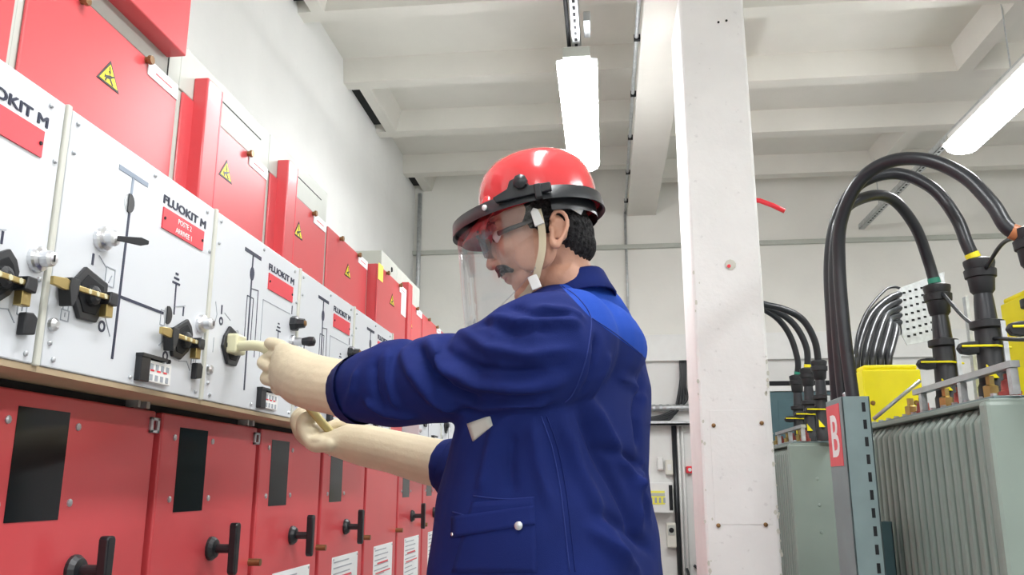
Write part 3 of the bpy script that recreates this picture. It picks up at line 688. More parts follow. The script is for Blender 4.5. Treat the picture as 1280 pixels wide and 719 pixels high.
# perforated tray seen end-on with upright
r = thing('cable_tray', 'perforated white metal cable tray above the yellow box', 'cable tray', (1.36, 3.98, H+.62))
MB().prism([(.02, 0), (.20, .03), (.22, .34), (.02, .27), (.0, .25), (.0, .05)], (0, 0, 0), X3, Z3, Y3, 0, .006).box(0, 0, 0.05, .004, .5, .25).build('tray_plate', 'galv', r)
for i in range(7):
    for j in range(7):
        MB().box(.025+i*.027, -.001, .035+j*.034+i*.007, .038+i*.027, .001, .045+j*.034+i*.007).build('slot', 'dark', r)
tag(MB().box(1.385, 3.6, TTOP+.01, 1.41, 3.63, H+.72).box(1.41, 3.6, TTOP+.01, 1.43, 3.605, H+.72).build('tray_upright', 'galv'), 'galvanised steel upright holding the perforated tray', 'bracket')
tag(MB().box(1.50, 3.6, TTOP+.01, 1.512, 3.63, H+.76).build('tray_upright', 'galv'), 'thin second steel upright beside the perforated tray', 'bracket')
a, b = onY(1092, 524, 3.2), onY(1150, 476, 3.2)
tag(MB().tube([a, b], .007, 8).build('brace_rod', 'steel', smooth=True), 'thin diagonal steel brace rod before the yellow box', 'rod')
a = Vector((1.30, 2.75, TTOP+.012))
t = thing('warning_card', 'small yellow and blue warning card between the connectors', 'sign', a)
MB().box(0, 0, .10, .06, .003, .18).build('yellow_card', 'yellow', t); MB().box(.005, 0, .18, .06, .003, .225).build('blue_card', 'blue_label', t); MB().box(.02, .003, 0, .026, .007, .22).build('card_stem', 'galv', t)
# ------------------------------------------------------------------ things on the back wall
yb = YB-.012
r = thing('teal_cabinet', 'dark teal cabinet with white top behind far transformer', 'cabinet', (1.2, yb, 0))
MB().box(.0, -.06, 0, .9, 0, H+.655).build('body', 'cabinet_teal', r, bevel=.004)
MB().box(-.01, -.07, H+.66, .92, 0, H+.70).build('top', 'white_plastic', r, bevel=.003)
MB().box(-.01, -.06, H+.705, .92, 0, H+.735).build('top_rail', 'dark', r)
for k in range(2): MB().box(.05+k*.42, -.064, .1, .43+k*.42, -.06, H+.6).build('door', 'cabinet_teal', r, bevel=.002)
r = thing('wall_tray', 'wall cable tray with black cables behind the worker', 'cable tray', (.2, yb, H+.42))
MB().box(0, -.10, 0, .75, 0, .012).box(0, -.10, 0, .75, -.095, .03).build('tray', 'galv', r)
MB().tube([(0, -.05, .13), (.75, -.05, .13)], .022, 10).build('conduit', 'galv', r, smooth=True)
for k in range(8):
    MB().lathe((.05+k*.05, -.05, .13), X3, [(0, .026), (.02, .026)], 10).build('conduit_ring', 'steel', r)
for k in range(4):
    pts = [(-.02, -.06+.01*k, .03+.01*k), (.2, -.06, .03+.012*k), (.30+.03*k, -.05, .08+.03*k), (.36+.012*k, -.05, .30), (.37+.012*k, -.04, .48)]
    tag(MB().tube(smooth_path([Vector((.2, yb, H+.42))+Vector(p) for p in pts], 6), .011, 8).build('wall_cable', 'cable', smooth=True), 'black cable bending up from the wall tray by the column', 'cable', 'black cables on the wall tray')
tag(MB().tube(smooth_path([(.10, yb-.05, H+.60), (.24, yb-.05, H+.62), (.27, yb-.05, H+.52), (.22, yb-.05, H+.44)], 6), .014, 8).build('cable_loop', 'cable', smooth=True), 'black cable loop beside the blue jacket back', 'cable')
for k in range(3):
    tag(MB().tube([(.50+.03*k, yb-.02, H+.42), (.50+.03*k, yb-.02, .3)], .010 if k else .018, 8).build('wall_conduit', 'white_plastic' if k else 'cable', smooth=True), ['thick black cable running down the back wall', 'thin white conduit next to black wall cable', 'outer white conduit on back wall by column'][k], 'conduit')
def wbox(x0, y0, x1, y1, dep, name, m, label, cat):
    a, b = onY(x0, y0, yb), onY(x1, y1, yb)
    r = thing(name, label, cat, ((a.x+b.x)/2, yb, b.z)); w = (b.x-a.x)/2; h = a.z-b.z
    MB().box(-w, -dep, 0, w, 0, h).build('case', m, r, bevel=.008)
    return r, w, h
r, w, h = wbox(806, 603, 841, 641, .12, 'distribution_box', 'white_plastic', 'white distribution box with yellow breaker window on back wall', 'box')
MB().box(-w+.02, -.124, .06, w-.06, -.118, h-.06).build('window', 'yellow_tag', r)
MB().box(-w+.02, -.1255, h*.55, w-.06, -.1235, h*.65).build('window_bar', 'grey_paint', r)
MB().box(w-.03, -.125, .02, w-.005, -.118, h-.02).build('hinge', 'dark', r)
for k in range(4): MB().box(-w+.03+.03*k, -.127, .07, -w+.045+.03*k, -.1235, h*.5).build('breaker', 'ink_thin', r)
r, w, h = wbox(832, 653, 845, 684, .08, 'socket_box', 'cream_plastic', 'cream socket box with dark outlet low on back wall', 'socket')
MB().box(-w*.7, -.085, h*.5, w*.7, -.078, h*.9).build('cover', 'grey_paint', r); MB().lathe((0, -.085, h*.7), (0, -1, 0), [(0, .018), (.003, .018)], 12).build('outlet', 'dark', r)
r, w, h = wbox(831, 575, 841, 594, .06, 'switch_box', 'cream_plastic', 'small cream switch box above the distribution box', 'switch')
MB().box(-w*.5, -.066, h*.3, w*.5, -.058, h*.7).build('rocker', 'white_plastic', r)
r, w, h = wbox(821, 572, 829, 588, .05, 'junction_box', 'white_plastic', 'tiny white junction box beside the cream switch box', 'box')
MB().box(-w*.8, -.053, h*.1, w*.8, -.049, h*.9).build('cover', 'white_plastic', r)
r, w, h = wbox(857, 583, 866, 592, .05, 'alarm_button', 'red_tube', 'small red alarm button box on back wall beside column', 'button')
MB().lathe((0, -.05, h*.5), (0, -1, 0), [(0, .014), (.004, .012)], 10).build('push_button', 'paper', r)
tag(MB().tube(smooth_path([(.55, yb-.02, .62), (.58, yb-.05, .5), (.64, yb-.05, .5), (.66, yb-.03, .58), (.6, yb-.03, .64)], 6), .010, 8).build('cable_coil', 'cable', smooth=True), 'small black cable coil low on the back wall', 'cable')
# ================================================================== the worker
PY = 1.55; AX_ = R(28)
Fwd = Vector((-math.cos(AX_), math.sin(AX_), 0)); Lat = Vector((-math.sin(AX_), -math.cos(AX_), 0))   # facing, his left
FEET = Vector((-.06, PY, 0))
man = thing('person', 'man in blue work jacket, red helmet and face shield turning the switch lever', 'person', FEET)
def pp(x, y, Y): return onY(x, y, Y)
def remesh(mb, voxel, smooth_it=4, disp=None, name='m', m=None, fac=.5):
    me = mb.mesh('tmp'); o = bpy.data.objects.new('tmp', me); C.objects.link(o)
    a = o.modifiers.new('r', 'REMESH'); a.mode = 'VOXEL'; a.voxel_size = voxel
    b = o.modifiers.new('s', 'SMOOTH'); b.iterations = smooth_it; b.factor = fac
    dg = bpy.context.evaluated_depsgraph_get(); out = bpy.data.meshes.new_from_object(o.evaluated_get(dg))
    bpy.data.objects.remove(o); bpy.data.meshes.remove(me)
    out.name = name; out.materials.clear(); out.polygons.foreach_set('use_smooth', [True]*len(out.polygons))
    if m: out.materials.append(MATS[m])
    return out
def to_local(me, org=FEET):
    me.transform(Matrix.Translation(-org)); me.update(); return me
def put(name, mb_or_me, m=None, parent=None, smooth=True, bevel=0, auto=False):
    me = mb_or_me if isinstance(mb_or_me, bpy.types.Mesh) else mb_or_me.mesh(name, m, smooth)
    to_local(me); return link(name, me, parent or man, bevel, auto)
def chain(mb, pts, rad, n=16, sub_=4):
    P_ = smooth_path(pts, sub_); k = len(pts); rr = []
    for i in range(len(P_)):
        t = i/sub_; j = min(int(t), k-2); f = t-j; f = f*f*(3-2*f); rr.append(rad[j]*(1-f)+rad[j+1]*f)
    mb.tube(P_, rr, n); mb.ell(P_[0], (rr[0],)*3, nu=14, nv=8); mb.ell(P_[-1], (rr[-1],)*3, nu=14, nv=8)
    return mb
# ---------------------------------------------------------------- jacket: torso and sleeves
tor = MB()
SEC = [(719, 549, 826, .225), (690, 552, 823, .225), (660, 556, 820, .225), (622, 562, 813, .22), (590, 570, 808, .215), (555, 579, 810, .215), (520, 592, 811, .22),
       (480, 604, 811, .225), (450, 622, 806, .22), (420, 636, 803, .205), (398, 652, 793, .175), (382, 664, 784, .135), (370, 676, 774, .10), (361, 684, 763, .07)]
rings = []
def torso_ring(c, hd, hw, n=40, e=2.35):
    out = []
    for i in range(n):
        t = 2*math.pi*i/n; a, b = math.cos(t), math.sin(t)
        a = math.copysign(abs(a)**(2/e), a); b = math.copysign(abs(b)**(2/e), b)
        out.append(c + Fwd*hd*a + Lat*hw*b)
    return out
for y, xl, xr, hw in SEC:
    pl_, pr_ = pp(xl, y, PY), pp(xr, y, PY); c = (pl_+pr_)/2; E_ = (pr_-pl_).length/2*.97
    hd = math.sqrt(max(E_**2-(hw*math.sin(AX_)*.92)**2, .05**2))/math.cos(AX_)
    rings.append(torso_ring(Vector((c.x, PY, c.z)), hd, hw))
low = []
for z, hd, hw in [(.72, .175, .245), (.78, .18, .245), (.90, .18, .24)]:
    c0 = sum(rings[0], Vector())/len(rings[0]); low.append(torso_ring(Vector((c0.x+.0, PY, z)), hd, hw))
tor.loft(low+rings)
LS = pp(726, 425, 1.37)
def arm_rings(mb, pts, n=20):
    """pts: (x, ytop, ybot, Y, depth_scale): rings from the silhouette in the photo"""
    rings = []; ctr = []
    P_ = [(pp(x1, y1, Y)+pp(x2, y2, Y))/2 for x1, y1, x2, y2, Y, ds in pts]; Hh = [(pp(x1, y1, Y)-pp(x2, y2, Y)).length/2 for x1, y1, x2, y2, Y, ds in pts]
    for i, p in enumerate(P_):
        t = (P_[min(i+1, len(P_)-1)]-P_[max(i-1, 0)]).normalized()
        x1, y1, x2, y2, Y, ds = pts[i]
        up = (pp(x1, y1, Y)-pp(x2, y2, Y)); up = (up-t*up.dot(t)).normalized(); b = t.cross(up)
        rings.append([p+up*math.cos(2*math.pi*j/n)*Hh[i]+b*math.sin(2*math.pi*j/n)*Hh[i]*ds for j in range(n)])
    mb.loft(rings); return mb
LARM = [(450, 452, 428, 527, 1.545, .95), (470, 437, 450, 530, 1.52, .95), (494, 427, 478, 533, 1.50, .93), (510, 426, 498, 533, 1.485, .92), (520, 434, 512, 531, 1.475, .86), (534, 423, 530, 531, 1.465, .92), (552, 415, 550, 530, 1.45, .92), (567, 415, 566, 528, 1.438, .9), (579, 420, 581, 526, 1.428, .86), (594, 408, 598, 525, 1.415, .9), (616, 398, 622, 522, 1.40, .9), (640, 382, 648, 520, 1.385, .88),
        (675, 365, 690, 516, 1.375, .8), (700, 362, 722, 500, 1.38, .75), (722, 375, 745, 480, 1.40, .7)]
arm_rings(tor, LARM)
tor.ell(pp(712, 428, 1.42), (.085, .085, .095))
tor.ell(pp(742, 432, 1.50), (.085, .13, .085), (Fwd, Lat, Z3))
tor.ell(pp(690, 418, 1.45), (.075, .09, .05))
# far arm
RS = Vector((-.035, 1.72, H+.235))
chain(tor, [RS, pp(640, 520, 1.76), pp(612, 588, 1.765), pp(585, 588, 1.77), pp(566, 583, 1.775)], [.088, .085, .075, .066, .06])
jm = remesh(tor, .0055, 6, name='jacket')
# fold displacement
co = np.empty(len(jm.vertices)*3); jm.vertices.foreach_get('co', co); co = co.reshape(-1, 3)
no = np.empty(len(jm.vertices)*3); jm.vertices.foreach_get('normal', no); no = no.reshape(-1, 3)
bvh = BVHTree.FromPolygons([tuple(c) for c in co], [tuple(p.vertices) for p in jm.polygons])
def cast(x, y, b=bvh):
    d = ray(x, y).normalized(); h = b.ray_cast(CAM, d); return (h[0], h[1]) if h[0] else (None, None)
def seg_dist(P_, A, B):
    ab = B-A; t = np.clip(((P_-A)@ab)/(ab@ab+1e-12), 0, 1); return np.linalg.norm(P_-(A+t[:, None]*ab), axis=1), t
FOLDS = [  # (pixel polyline, width m, amplitude m)   + ridge, - valley
 ([(448, 460), (440, 490), (430, 522)], .010, .004),
 ([(505, 438), (520, 470), (545, 500), (575, 515)], .013, .008), ([(522, 432), (536, 462), (566, 490), (600, 503)], .011, -.010),
 ([(535, 427), (560, 462), (600, 480), (645, 482), (700, 478)], .013, .010), ([(560, 440), (600, 462), (650, 466), (705, 458)], .010, -.006),
 ([(575, 414), (612, 436), (660, 444), (715, 436)], .012, .007), ([(600, 404), (640, 415), (690, 412)], .010, -.006), ([(610, 398), (650, 404), (700, 400), (725, 405)], .010, .006),
 ([(470, 450), (468, 480), (478, 512)], .010, -.006), ([(485, 440), (486, 475), (500, 510)], .010, .006), ([(455, 500), (480, 515), (520, 522)], .010, .005),
 ([(590, 512), (640, 505), (690, 498)], .012, .007), ([(560, 515), (620, 517), (680, 508)], .008, -.004),
 ([(640, 372), (670, 385), (705, 388), (730, 398)], .009, .004), ([(636, 384), (668, 396), (712, 396)], .008, -.004),
 ([(735, 500), (760, 545), (790, 600), (812, 650)], .016, .008), ([(722, 510), (745, 560), (775, 620), (800, 680)], .016, -.008),
 ([(700, 520), (722, 580), (752, 650), (785, 719)], .016, .006), ([(803, 470), (795, 520), (800, 560)], .016, -.008), ([(806, 580), (790, 610), (800, 660)], .014, .006),
 ([(740, 640), (780, 660), (815, 690)], .013, -.006), ([(735, 660), (770, 690), (800, 719)], .013, .006), ([(750, 560), (780, 570), (808, 590)], .012, -.006),
 ([(620, 530), (612, 570), (600, 620)], .014, .005), ([(640, 540), (636, 580), (640, 620)], .014, -.005), ([(665, 530), (672, 580), (690, 640)], .012, .005),
 ([(760, 440), (750, 470), (735, 500)], .014, .005), ([(745, 420), (742, 455), (728, 492)], .009, -.006), ([(770, 470), (790, 480), (808, 500)], .012, .004)]
dsp = np.zeros(len(co))
for pxs, w, amp in FOLDS:
    P3 = [cast(x, y)[0] for x, y in pxs]; P3 = [np.array(p) for p in P3 if p is not None]
    if len(P3) < 2: continue
    best = np.full(len(co), 9.); tt = np.zeros(len(co)); n = len(P3)-1
    for i in range(n):
        d, t = seg_dist(co, P3[i], P3[i+1]); k = d < best; best[k] = d[k]; tt[k] = (i+t[k])/n
    fade = np.clip(np.minimum(tt, 1-tt)*5+.25, 0, 1)
    dsp += 2.0*amp*np.exp(-(best/(w*.8))**2)*fade
rng = np.random.RandomState(3)
for k in range(7):
    kx = rng.normal(size=3); kx *= (26+8*k)/np.linalg.norm(kx); dsp += .0011*np.sin(co@kx+rng.uniform(0, 6))/(1+.15*k)
co2 = co + no*dsp[:, None]
jm.vertices.foreach_set('co', co2.ravel()); jm.update()
# yoke: lighter blue fabric over the shoulders, bounded by two seam planes across the back
Y1, Y2, Y3_ = [cast(*q)[0] for q in ((703, 360), (738, 397), (802, 444))]
def plane_n(a, b):
    n_ = (b-CAM).cross(a-CAM).normalized(); return n_ if n_.z > 0 else -n_
nA, nB = plane_n(Y2, Y3_), plane_n(Y1, Y2)
dA = (co2-np.array(Y2))@np.array(nA); dB = (co2-np.array(Y1))@np.array(nB)
at = jm.attributes.new('yoke', 'FLOAT', 'POINT'); at.data.foreach_set('value', np.minimum(dA, dB).astype(np.float32))
def jacket_mat():
    m = MATS['jacket'].copy(); nt = m.node_tree; N = nt.nodes; L = nt.links; b = N['Principled BSDF']
    src = b.inputs['Base Color'].links[0].from_socket
    a = N.new('ShaderNodeAttribute'); a.attribute_name = 'yoke'
    g = N.new('ShaderNodeMath'); g.operation = 'GREATER_THAN'; g.inputs[1].default_value = 0
    mx = N.new('ShaderNodeMix'); mx.data_type = 'RGBA'; mx.inputs[7].default_value = (.011, .058, .37, 1)
    L.new(a.outputs['Fac'], g.inputs[0]); L.new(g.outputs[0], mx.inputs[0]); L.new(src, mx.inputs[6]); L.new(mx.outputs[2], b.inputs['Base Color'])
    return m
jm.materials.append(jacket_mat())
bvh2 = BVHTree.FromPolygons([tuple(c) for c in co2], [tuple(p.vertices) for p in jm.polygons])
jacket = put('jacket', jm)
# seams, pocket, badge laid on the cloth
def laid(poly, name, m, off=.002, thick=.003, nx=10, ny=10, parent=jacket):
    """patch over the quad poly (tl, tr, br, bl in pixels) following the cloth"""
    q = MB(); top_, bot = [], []
    tl, tr, br, bl = [np.array(p, float) for p in poly]
    for j in range(ny+1):
        for i in range(nx+1):
            u, v = i/nx, j/ny; p = (tl*(1-u)+tr*u)*(1-v)+(bl*(1-u)+br*u)*v
            h, n_ = cast(p[0], p[1], bvh2)
            if h is None: return None
            top_.append(h+n_*off); bot.append(h-n_*thick)
    vs = top_+bot; fs = []; W_ = nx+1; o = len(top_)
    for j in range(ny):
        for i in range(nx):
            a = j*W_+i; fs.append((a, a+1, a+W_+1, a+W_)); fs.append((o+a, o+a+W_, o+a+W_+1, o+a+1))
    rim = [i for i in range(nx)] + [i*W_+nx for i in range(ny)] + [ny*W_+i for i in range(nx, 0, -1)] + [i*W_ for i in range(ny, 0, -1)]
    for k in range(len(rim)):
        a, b = rim[k], rim[(k+1) % len(rim)]; fs.append((a, b, o+b, o+a))
    q.add(vs, fs); return put(name, q, m, parent)
def seam(pxs, name='seam', r=.0010, m='thread', off=.0005, sub_=6):
    P2 = smooth_path([(x, y, 0) for x, y in pxs], sub_); pts = []
    for p in P2:
        h, n_ = cast(p.x, p.y, bvh2)
        if h is not None: pts.append(h+n_*off)
    if len(pts) > 2: put(name, MB().tube(pts, r, 6), m, jacket)
seam([(703, 358), (722, 372), (738, 396), (736, 430), (729, 460), (716, 492), (706, 503)])
seam([(740, 398), (770, 418), (803, 444)])
seam([(676, 520), (690, 560), (700, 610), (706, 660), (712, 715)]); seam([(683, 520), (697, 560), (707, 610), (713, 660), (719, 715)], m='jacket')
seam([(592, 620), (630, 624), (668, 622)], m='thread'); seam([(566, 640), (600, 648), (640, 642), (668, 632)], m='thread')
laid(((590, 628), (668, 622), (672, 716), (565, 716)), 'pocket', 'jacket', .0018, nx=14, ny=12)
laid(((566, 646), (668, 632), (669, 656), (566, 672)), 'pocket_flap', 'jacket', .0040, nx=14, ny=6)
h, n_ = cast(649, 658, bvh2)
put('snap_button', MB().lathe(h+n_*.004, n_, [(0, .0065), (.002, .0065), (.0035, .004), (.004, .001)], 14), 'steel', jacket, auto=True)
h, n_ = cast(567, 668, bvh2); put('rivet', MB().lathe(h+n_*.002, n_, [(0, .003), (.002, .003), (.003, .001)], 8), 'chrome', jacket)
laid(((585, 530), (613, 521), (616, 532), (592, 552)), 'name_badge', 'grey_paint', .003, nx=5, ny=5)
# sleeve cuffs (open ends)
def cuff(p0, p1, r0, r1, up, ds):
    t = (p1-p0).normalized(); up = (up-t*up.dot(t)).normalized(); b = t.cross(up); q = MB(); n = 24
    def rg(c, r): return [c+up*r*math.cos(2*math.pi*j/n)+b*r*ds*math.sin(2*math.pi*j/n) for j in range(n)]
    q.loft([rg(p0, r0), rg(p1, r1), rg(p1, r1-.004), rg(p0, r0-.010), rg(p0, .01)], cap=False)
    return put('cuff', q, 'jacket', jacket)
cA, cB = (pp(462, 446, 1.53)+pp(440, 528, 1.53))/2, (pp(449, 456, 1.548)+pp(426, 526, 1.548))/2
cuff(cA, cB, .067, .060, pp(452, 455, 1.545)-pp(428, 526, 1.545), .95)
cA, cB = pp(572, 586, 1.772), pp(560, 582, 1.776); cuff(cA, cB, .061, .060, Vector((0, 0, 1)), 1)
# collar
q = MB(); cr = []
for r_, dz in [(.055, -.035), (.057, -.002), (.060, .001), (.064, -.003), (.072, -.020), (.084, -.040), (.082, -.043), (.066, -.022)]:
    c = pp(713, 357, 1.527)+Z3*dz; rg = []
    for j in range(36):
        t = 2*math.pi*j/36; k_ = math.cos(t)
        rg.append(c+Fwd*(r_*1.02*k_)+Lat*r_*math.sin(t)-Z3*(.026*k_+.012*max(0, k_)))
    cr.append(rg)
q.loft(cr, cap=False); put('collar', q, 'jacket', jacket)

# ---------------------------------------------------------------- head
HO = pp(675, 285, 1.5); ty, tp = R(6), R(20)
hf0 = Vector((-math.cos(ty), math.sin(ty), 0)); hl = Vector((-math.sin(ty), -math.cos(ty), 0))
hf = hf0*math.cos(tp)-Z3*math.sin(tp); hu = hf0*math.sin(tp)+Z3*math.cos(tp)
HA = (hf, hl, hu)
def hp(f, l, u): return HO+hf*f+hl*l+hu*u
b_ = MB()
def E3(f, l, u, rf, rl, ru): b_.ell(hp(f, l, u), (rf, rl, ru), HA)
E3(-.004, 0, .040, .086, .073, .078); E3(.028, 0, -.028, .066, .062, .082); E3(.040, 0, -.083, .046, .048, .036); E3(.066, 0, -.109, .025, .026, .017); E3(.05, 0, -.106, .03, .034, .02)
E3(.070, 0, .024, .019, .052, .013); E3(.066, 0, .055, .02, .05, .03)
for s in (-1, 1):
    E3(.058, s*.036, -.024, .026, .022, .024); E3(.02, s*.055, -.06, .04, .014, .034); E3(.098, s*.011, -.037, .010, .008, .008)
chain(b_, [hp(.082, 0, .014), hp(.093, 0, -.004), hp(.104, 0, -.020), hp(.110, 0, -.031)], [.009, .009, .010, .0105], n=12)
E3(.088, 0, -.052, .012, .022, .010); E3(.089, 0, -.0625, .011, .021, .0055); E3(.086, 0, -.073, .010, .019, .0065); E3(.074, 0, -.088, .014, .02, .012)
chain(b_, [hp(-.018, 0, -.02), pp(704, 332, 1.505), pp(711, 360, 1.53), pp(722, 410, 1.55)], [.054, .049, .052, .06])
chain(b_, [hp(.02, 0, -.085), hp(-.01, 0, -.12), pp(700, 372, 1.53)], [.035, .045, .05])
chain(b_, [pp(728, 400, 1.55), pp(715, 470, 1.55), pp(700, 600, 1.55)], [.06, .07, .07])
def mir(p, s):
    return p if s > 0 else p-hl*(2*(p-HO).dot(hl))
EARP = [(690, 291), (690, 298), (692, 306), (697, 307), (701, 300), (706, 292), (709, 283), (708, 272), (702, 264.5), (694, 265), (689, 274)]
for s in (-1, 1):     # ears
    chain(b_, [mir(pp(x, y, 1.415+.004*abs(x-705)/16), s) for x, y in EARP], [.004, .0055, .007, .0065, .0045, .0042, .0042, .0042, .0042, .0042, .004], n=10, sub_=3)
    b_.ell(mir(pp(698, 285, 1.428), s), (.016, .006, .027), HA); b_.ell(mir(pp(690, 287, 1.422), s), (.006, .007, .010), HA)
body = put('body', remesh(b_, .0030, 3, name='body', m='skin'))
# hair
q = MB()
q.ell(hp(-.020, 0, .022), (.075, .0762, .075), HA)
q.ell(hp(-.046, 0, -.030), (.046, .062, .055), HA); q.ell(hp(-.054, 0, -.060), (.032, .046, .034), HA)
for s in (-1, 1): chain(q, [hp(-.010, s*.067, .02), hp(-.014, s*.069, -.01), hp(-.014, s*.069, -.03)], [.012, .010, .005], n=10)
hm = remesh(q, .0036, 3, name='hair', m='hair')
n_v = len(hm.vertices); hc = np.empty(n_v*3); hm.vertices.foreach_get('co', hc); hc = hc.reshape(-1, 3); hn = np.empty(n_v*3); hm.vertices.foreach_get('normal', hn); hn = hn.reshape(-1, 3)
rel = hc-np.array(HO); lf = rel@np.array(hf); ll = rel@np.array(hl); lu = rel@np.array(hu)
hc = hc+hn*(.0016*np.sin(ll*520+lf*420+np.sin(lu*90)*2))[:, None]; hm.vertices.foreach_set('co', hc.ravel()); hm.update()
put('hair', hm, parent=body)
q = MB()
for s in (-1, 1):
    chain(q, [hp(.0985, s*.002, -.046), hp(.096, s*.017, -.050), hp(.086, s*.033, -.058), hp(.073, s*.041, -.069)], [.0078, .0082, .0075, .004], n=10)
for k in range(40):
    t = random.uniform(-1, 1); a = hp(.1035-.018*abs(t), t*.032, -.044-.012*abs(t)); q.tube([a, a+hf*.002-hu*(.012+.004*random.random())+hl*t*.006], [.0018, .0006], 5)
put('moustache', q, 'hair', body)
for s in (-1, 1):
    chain_q = chain(MB(), [hp(.088, s*.014, .030), hp(.086, s*.030, .034), hp(.072, s*.048, .026)], [.0035, .0045, .003], n=8); put('eyebrow', chain_q, 'hair', body)
    put('eye', MB().ell(hp(.074, s*.031, .004), (.0125,)*3, HA), 'eye_white', body); put('iris', MB().ell(hp(.0835, s*.031, .002), (.0045, .0055, .0055), HA), 'iris', body)
put('lower_lip', MB().ell(hp(.0905, 0, -.071), (.0062, .018, .0048), HA), 'lip', body)
# safety glasses
gl = put('safety_glasses', chain(MB(), [hp(.104, -.058, .018), hp(.112, -.03, .021), hp(.113, 0, .021), hp(.112, .03, .021), hp(.104, .058, .018)], [.0025]*5, n=8), 'black')
for s in (-1, 1):
    q = MB(); rg = [[hp(.103+.010*math.cos((i-3)/3*1.2)-.018*(1-math.cos((i-3)/3*1.1)), s*(.034+(i-3)*.0095), .017-j*.0068) for i in range(7)] for j in range(7)]
    q.loft(rg, cap=False, closed=False); put('lens', q, 'lens', gl)
    put('temple', MB().tube([mir(pp(x, y, Y), s) for x, y, Y in ((623, 292, 1.446), (640, 285, 1.432), (664, 276, 1.424), (688, 270, 1.422))], [.005, .0045, .0035, .0025], 8), 'black', gl)
    q = MB(); rg = [[hp(.098-.03*i/3, s*(.064+.008*i/3), .016-j*.005*(1-.15*i)) for i in range(4)] for j in range(5)]; q.loft(rg, cap=False, closed=False); put('side_shield', q, 'lens', gl)
# ---------------------------------------------------------------- helmet
kt = R(9); ky = R(6)
kf0 = Vector((-math.cos(ky), math.sin(ky), 0)); kl = Vector((-math.sin(ky), -math.cos(ky), 0)); kf = kf0*math.cos(kt)-Z3*math.sin(kt); ku = kf0*math.sin(kt)+Z3*math.cos(kt)
KO = pp(673, 268, 1.5)
def kp(f, l, u): return KO+kf*f+kl*l+ku*u
q = MB(); rings = []; N_ = 48
PROF = [(h_*1.16, s_) for h_, s_ in [(0, 1.0), (.012, 1.0), (.035, .985), (.055, .945), (.072, .86), (.086, .72), (.095, .54), (.1005, .33), (.1025, .12), (.103, .01)]]
for h_, s in PROF:
    rings.append([kp(.112*s*math.cos(2*math.pi*j/N_)-.002, .102*s*math.sin(2*math.pi*j/N_), h_) for j in range(N_)])
q.loft(rings[::-1], cap=True)
inner = [[kp(.104*s*math.cos(2*math.pi*j/N_)-.002, .094*s*math.sin(2*math.pi*j/N_), h_-.008 if h_ > .01 else h_) for j in range(N_)] for h_, s in PROF]
hat = put('hard_hat', q, 'helmet', man, auto=False)
q = MB(); rg = []
for du, s in [(0, 1.0), (-.004, 1.04), (-.010, 1.06), (-.012, 1.05), (-.008, 1.0), (-.004, .93)]:
    rg.append([kp(.112*s*math.cos(2*math.pi*j/N_)-.002+0*max(0, math.cos(2*math.pi*j/N_))**2*(s > 1.0), .102*s*math.sin(2*math.pi*j/N_), .006+du*.4) for j in range(N_)])
q.loft(rg, cap=False); put('brim', q, 'helmet', hat)
# peak
q = MB(); rg = []
for f_, s, du in [(0, 1.0, .008), (.03, .93, -.012), (.046, .78, -.030), (.047, .78, -.034), (.03, .91, -.017), (0, .98, .0)]:
    rg.append([kp((.105+f_)*math.cos(t)*1.0, .104*s*math.sin(t), du) for t in [R(-52+104*j/18) for j in range(19)]])
q.loft(rg, cap=False, closed=False); put('peak', q, 'helmet', hat)
# ridge along the crown and bosses
q = chain(MB(), [kp(.106, 0, .04), kp(.088, 0, .085), kp(.05, 0, .111), kp(0, 0, .119), kp(-.05, 0, .112), kp(-.085, 0, .087)], [.004, .007, .008, .008, .008, .005], n=12); put('crown_ridge', q, 'helmet', hat)
for s in (-1, 1):
    q = MB().ell(kp(.078, s*.068, .012), (.014, .012, .020), (kf, kl, ku)); put('boss', q, 'helmet', hat)
    q = MB().prism([(-.016, 0), (.016, 0), (.016, .006), (.012, .006), (.012, .022), (.004, .018), (-.004, .022), (-.012, .022), (-.012, .006), (-.016, .006)], kp(.0, s*.094, .018), kf, (ku*.96-kl*s*.25).normalized(), kl*s, 0, .008); put('slot_boss', q, 'helmet', hat, bevel=.001, smooth=False)
# brow guard band
ga = R(7)
def gp(t, r_add, du):       # t=0 front; band path around the helmet
    c, s = math.cos(t), math.sin(t)
    rf = .168 if c > 0 else .124; f_ = (rf+r_add)*c-.0; l_ = (.116+r_add)*s
    return kp(f_, l_, du - .006*max(0, c)**1.5 - .001)
q = MB(); rg = []
for du, ra in [(-.014, 0), (.011, -.003), (.013, -.007), (-.012, -.005)]:
    rg.append([gp(2*math.pi*j/72, ra, du) for j in range(72)])
rg.append(rg[0]); q.loft(rg, cap=False); guard = put('brow_guard', q, 'helmet_black', hat)
for s in (-1, 1):
    q = MB().prism([(-.055, -.008), (.045, -.008), (.05, .002), (.022, .012), (.016, .026), (.002, .030), (-.012, .026), (-.018, .010), (-.055, .008)], kp(.01, s*.114, .004), kf, ku, kl*s, -.004, .006); put('side_bracket', q, 'helmet_black', hat, smooth=False, bevel=.002)
    put('pivot_knob', MB().lathe(kp(.006, s*.119, .022), kl*s, [(0, .013), (.008, .013), (.011, .010), (.013, .002)], 9), 'helmet_black', hat, auto=True)
    put('clip', MB().box(0, 0, 0, .001, .001, .001) if False else MB().prism([(-.006, -.014), (.006, -.014), (.006, .012), (-.006, .012)], kp(-.022, s*.117, .0), kf, ku, kl*s, -.004, .008), 'helmet_black', hat, smooth=False, bevel=.002)
    put('rivet', MB().lathe(gp(s*R(62), 0, 0), kl*s*.8+kf*.5, [(0, .0055), (.003, .005), (.004, .002)], 12), 'white_plastic', hat)
q = MB(); ts = [R(-88+176*j/40) for j in range(41)]
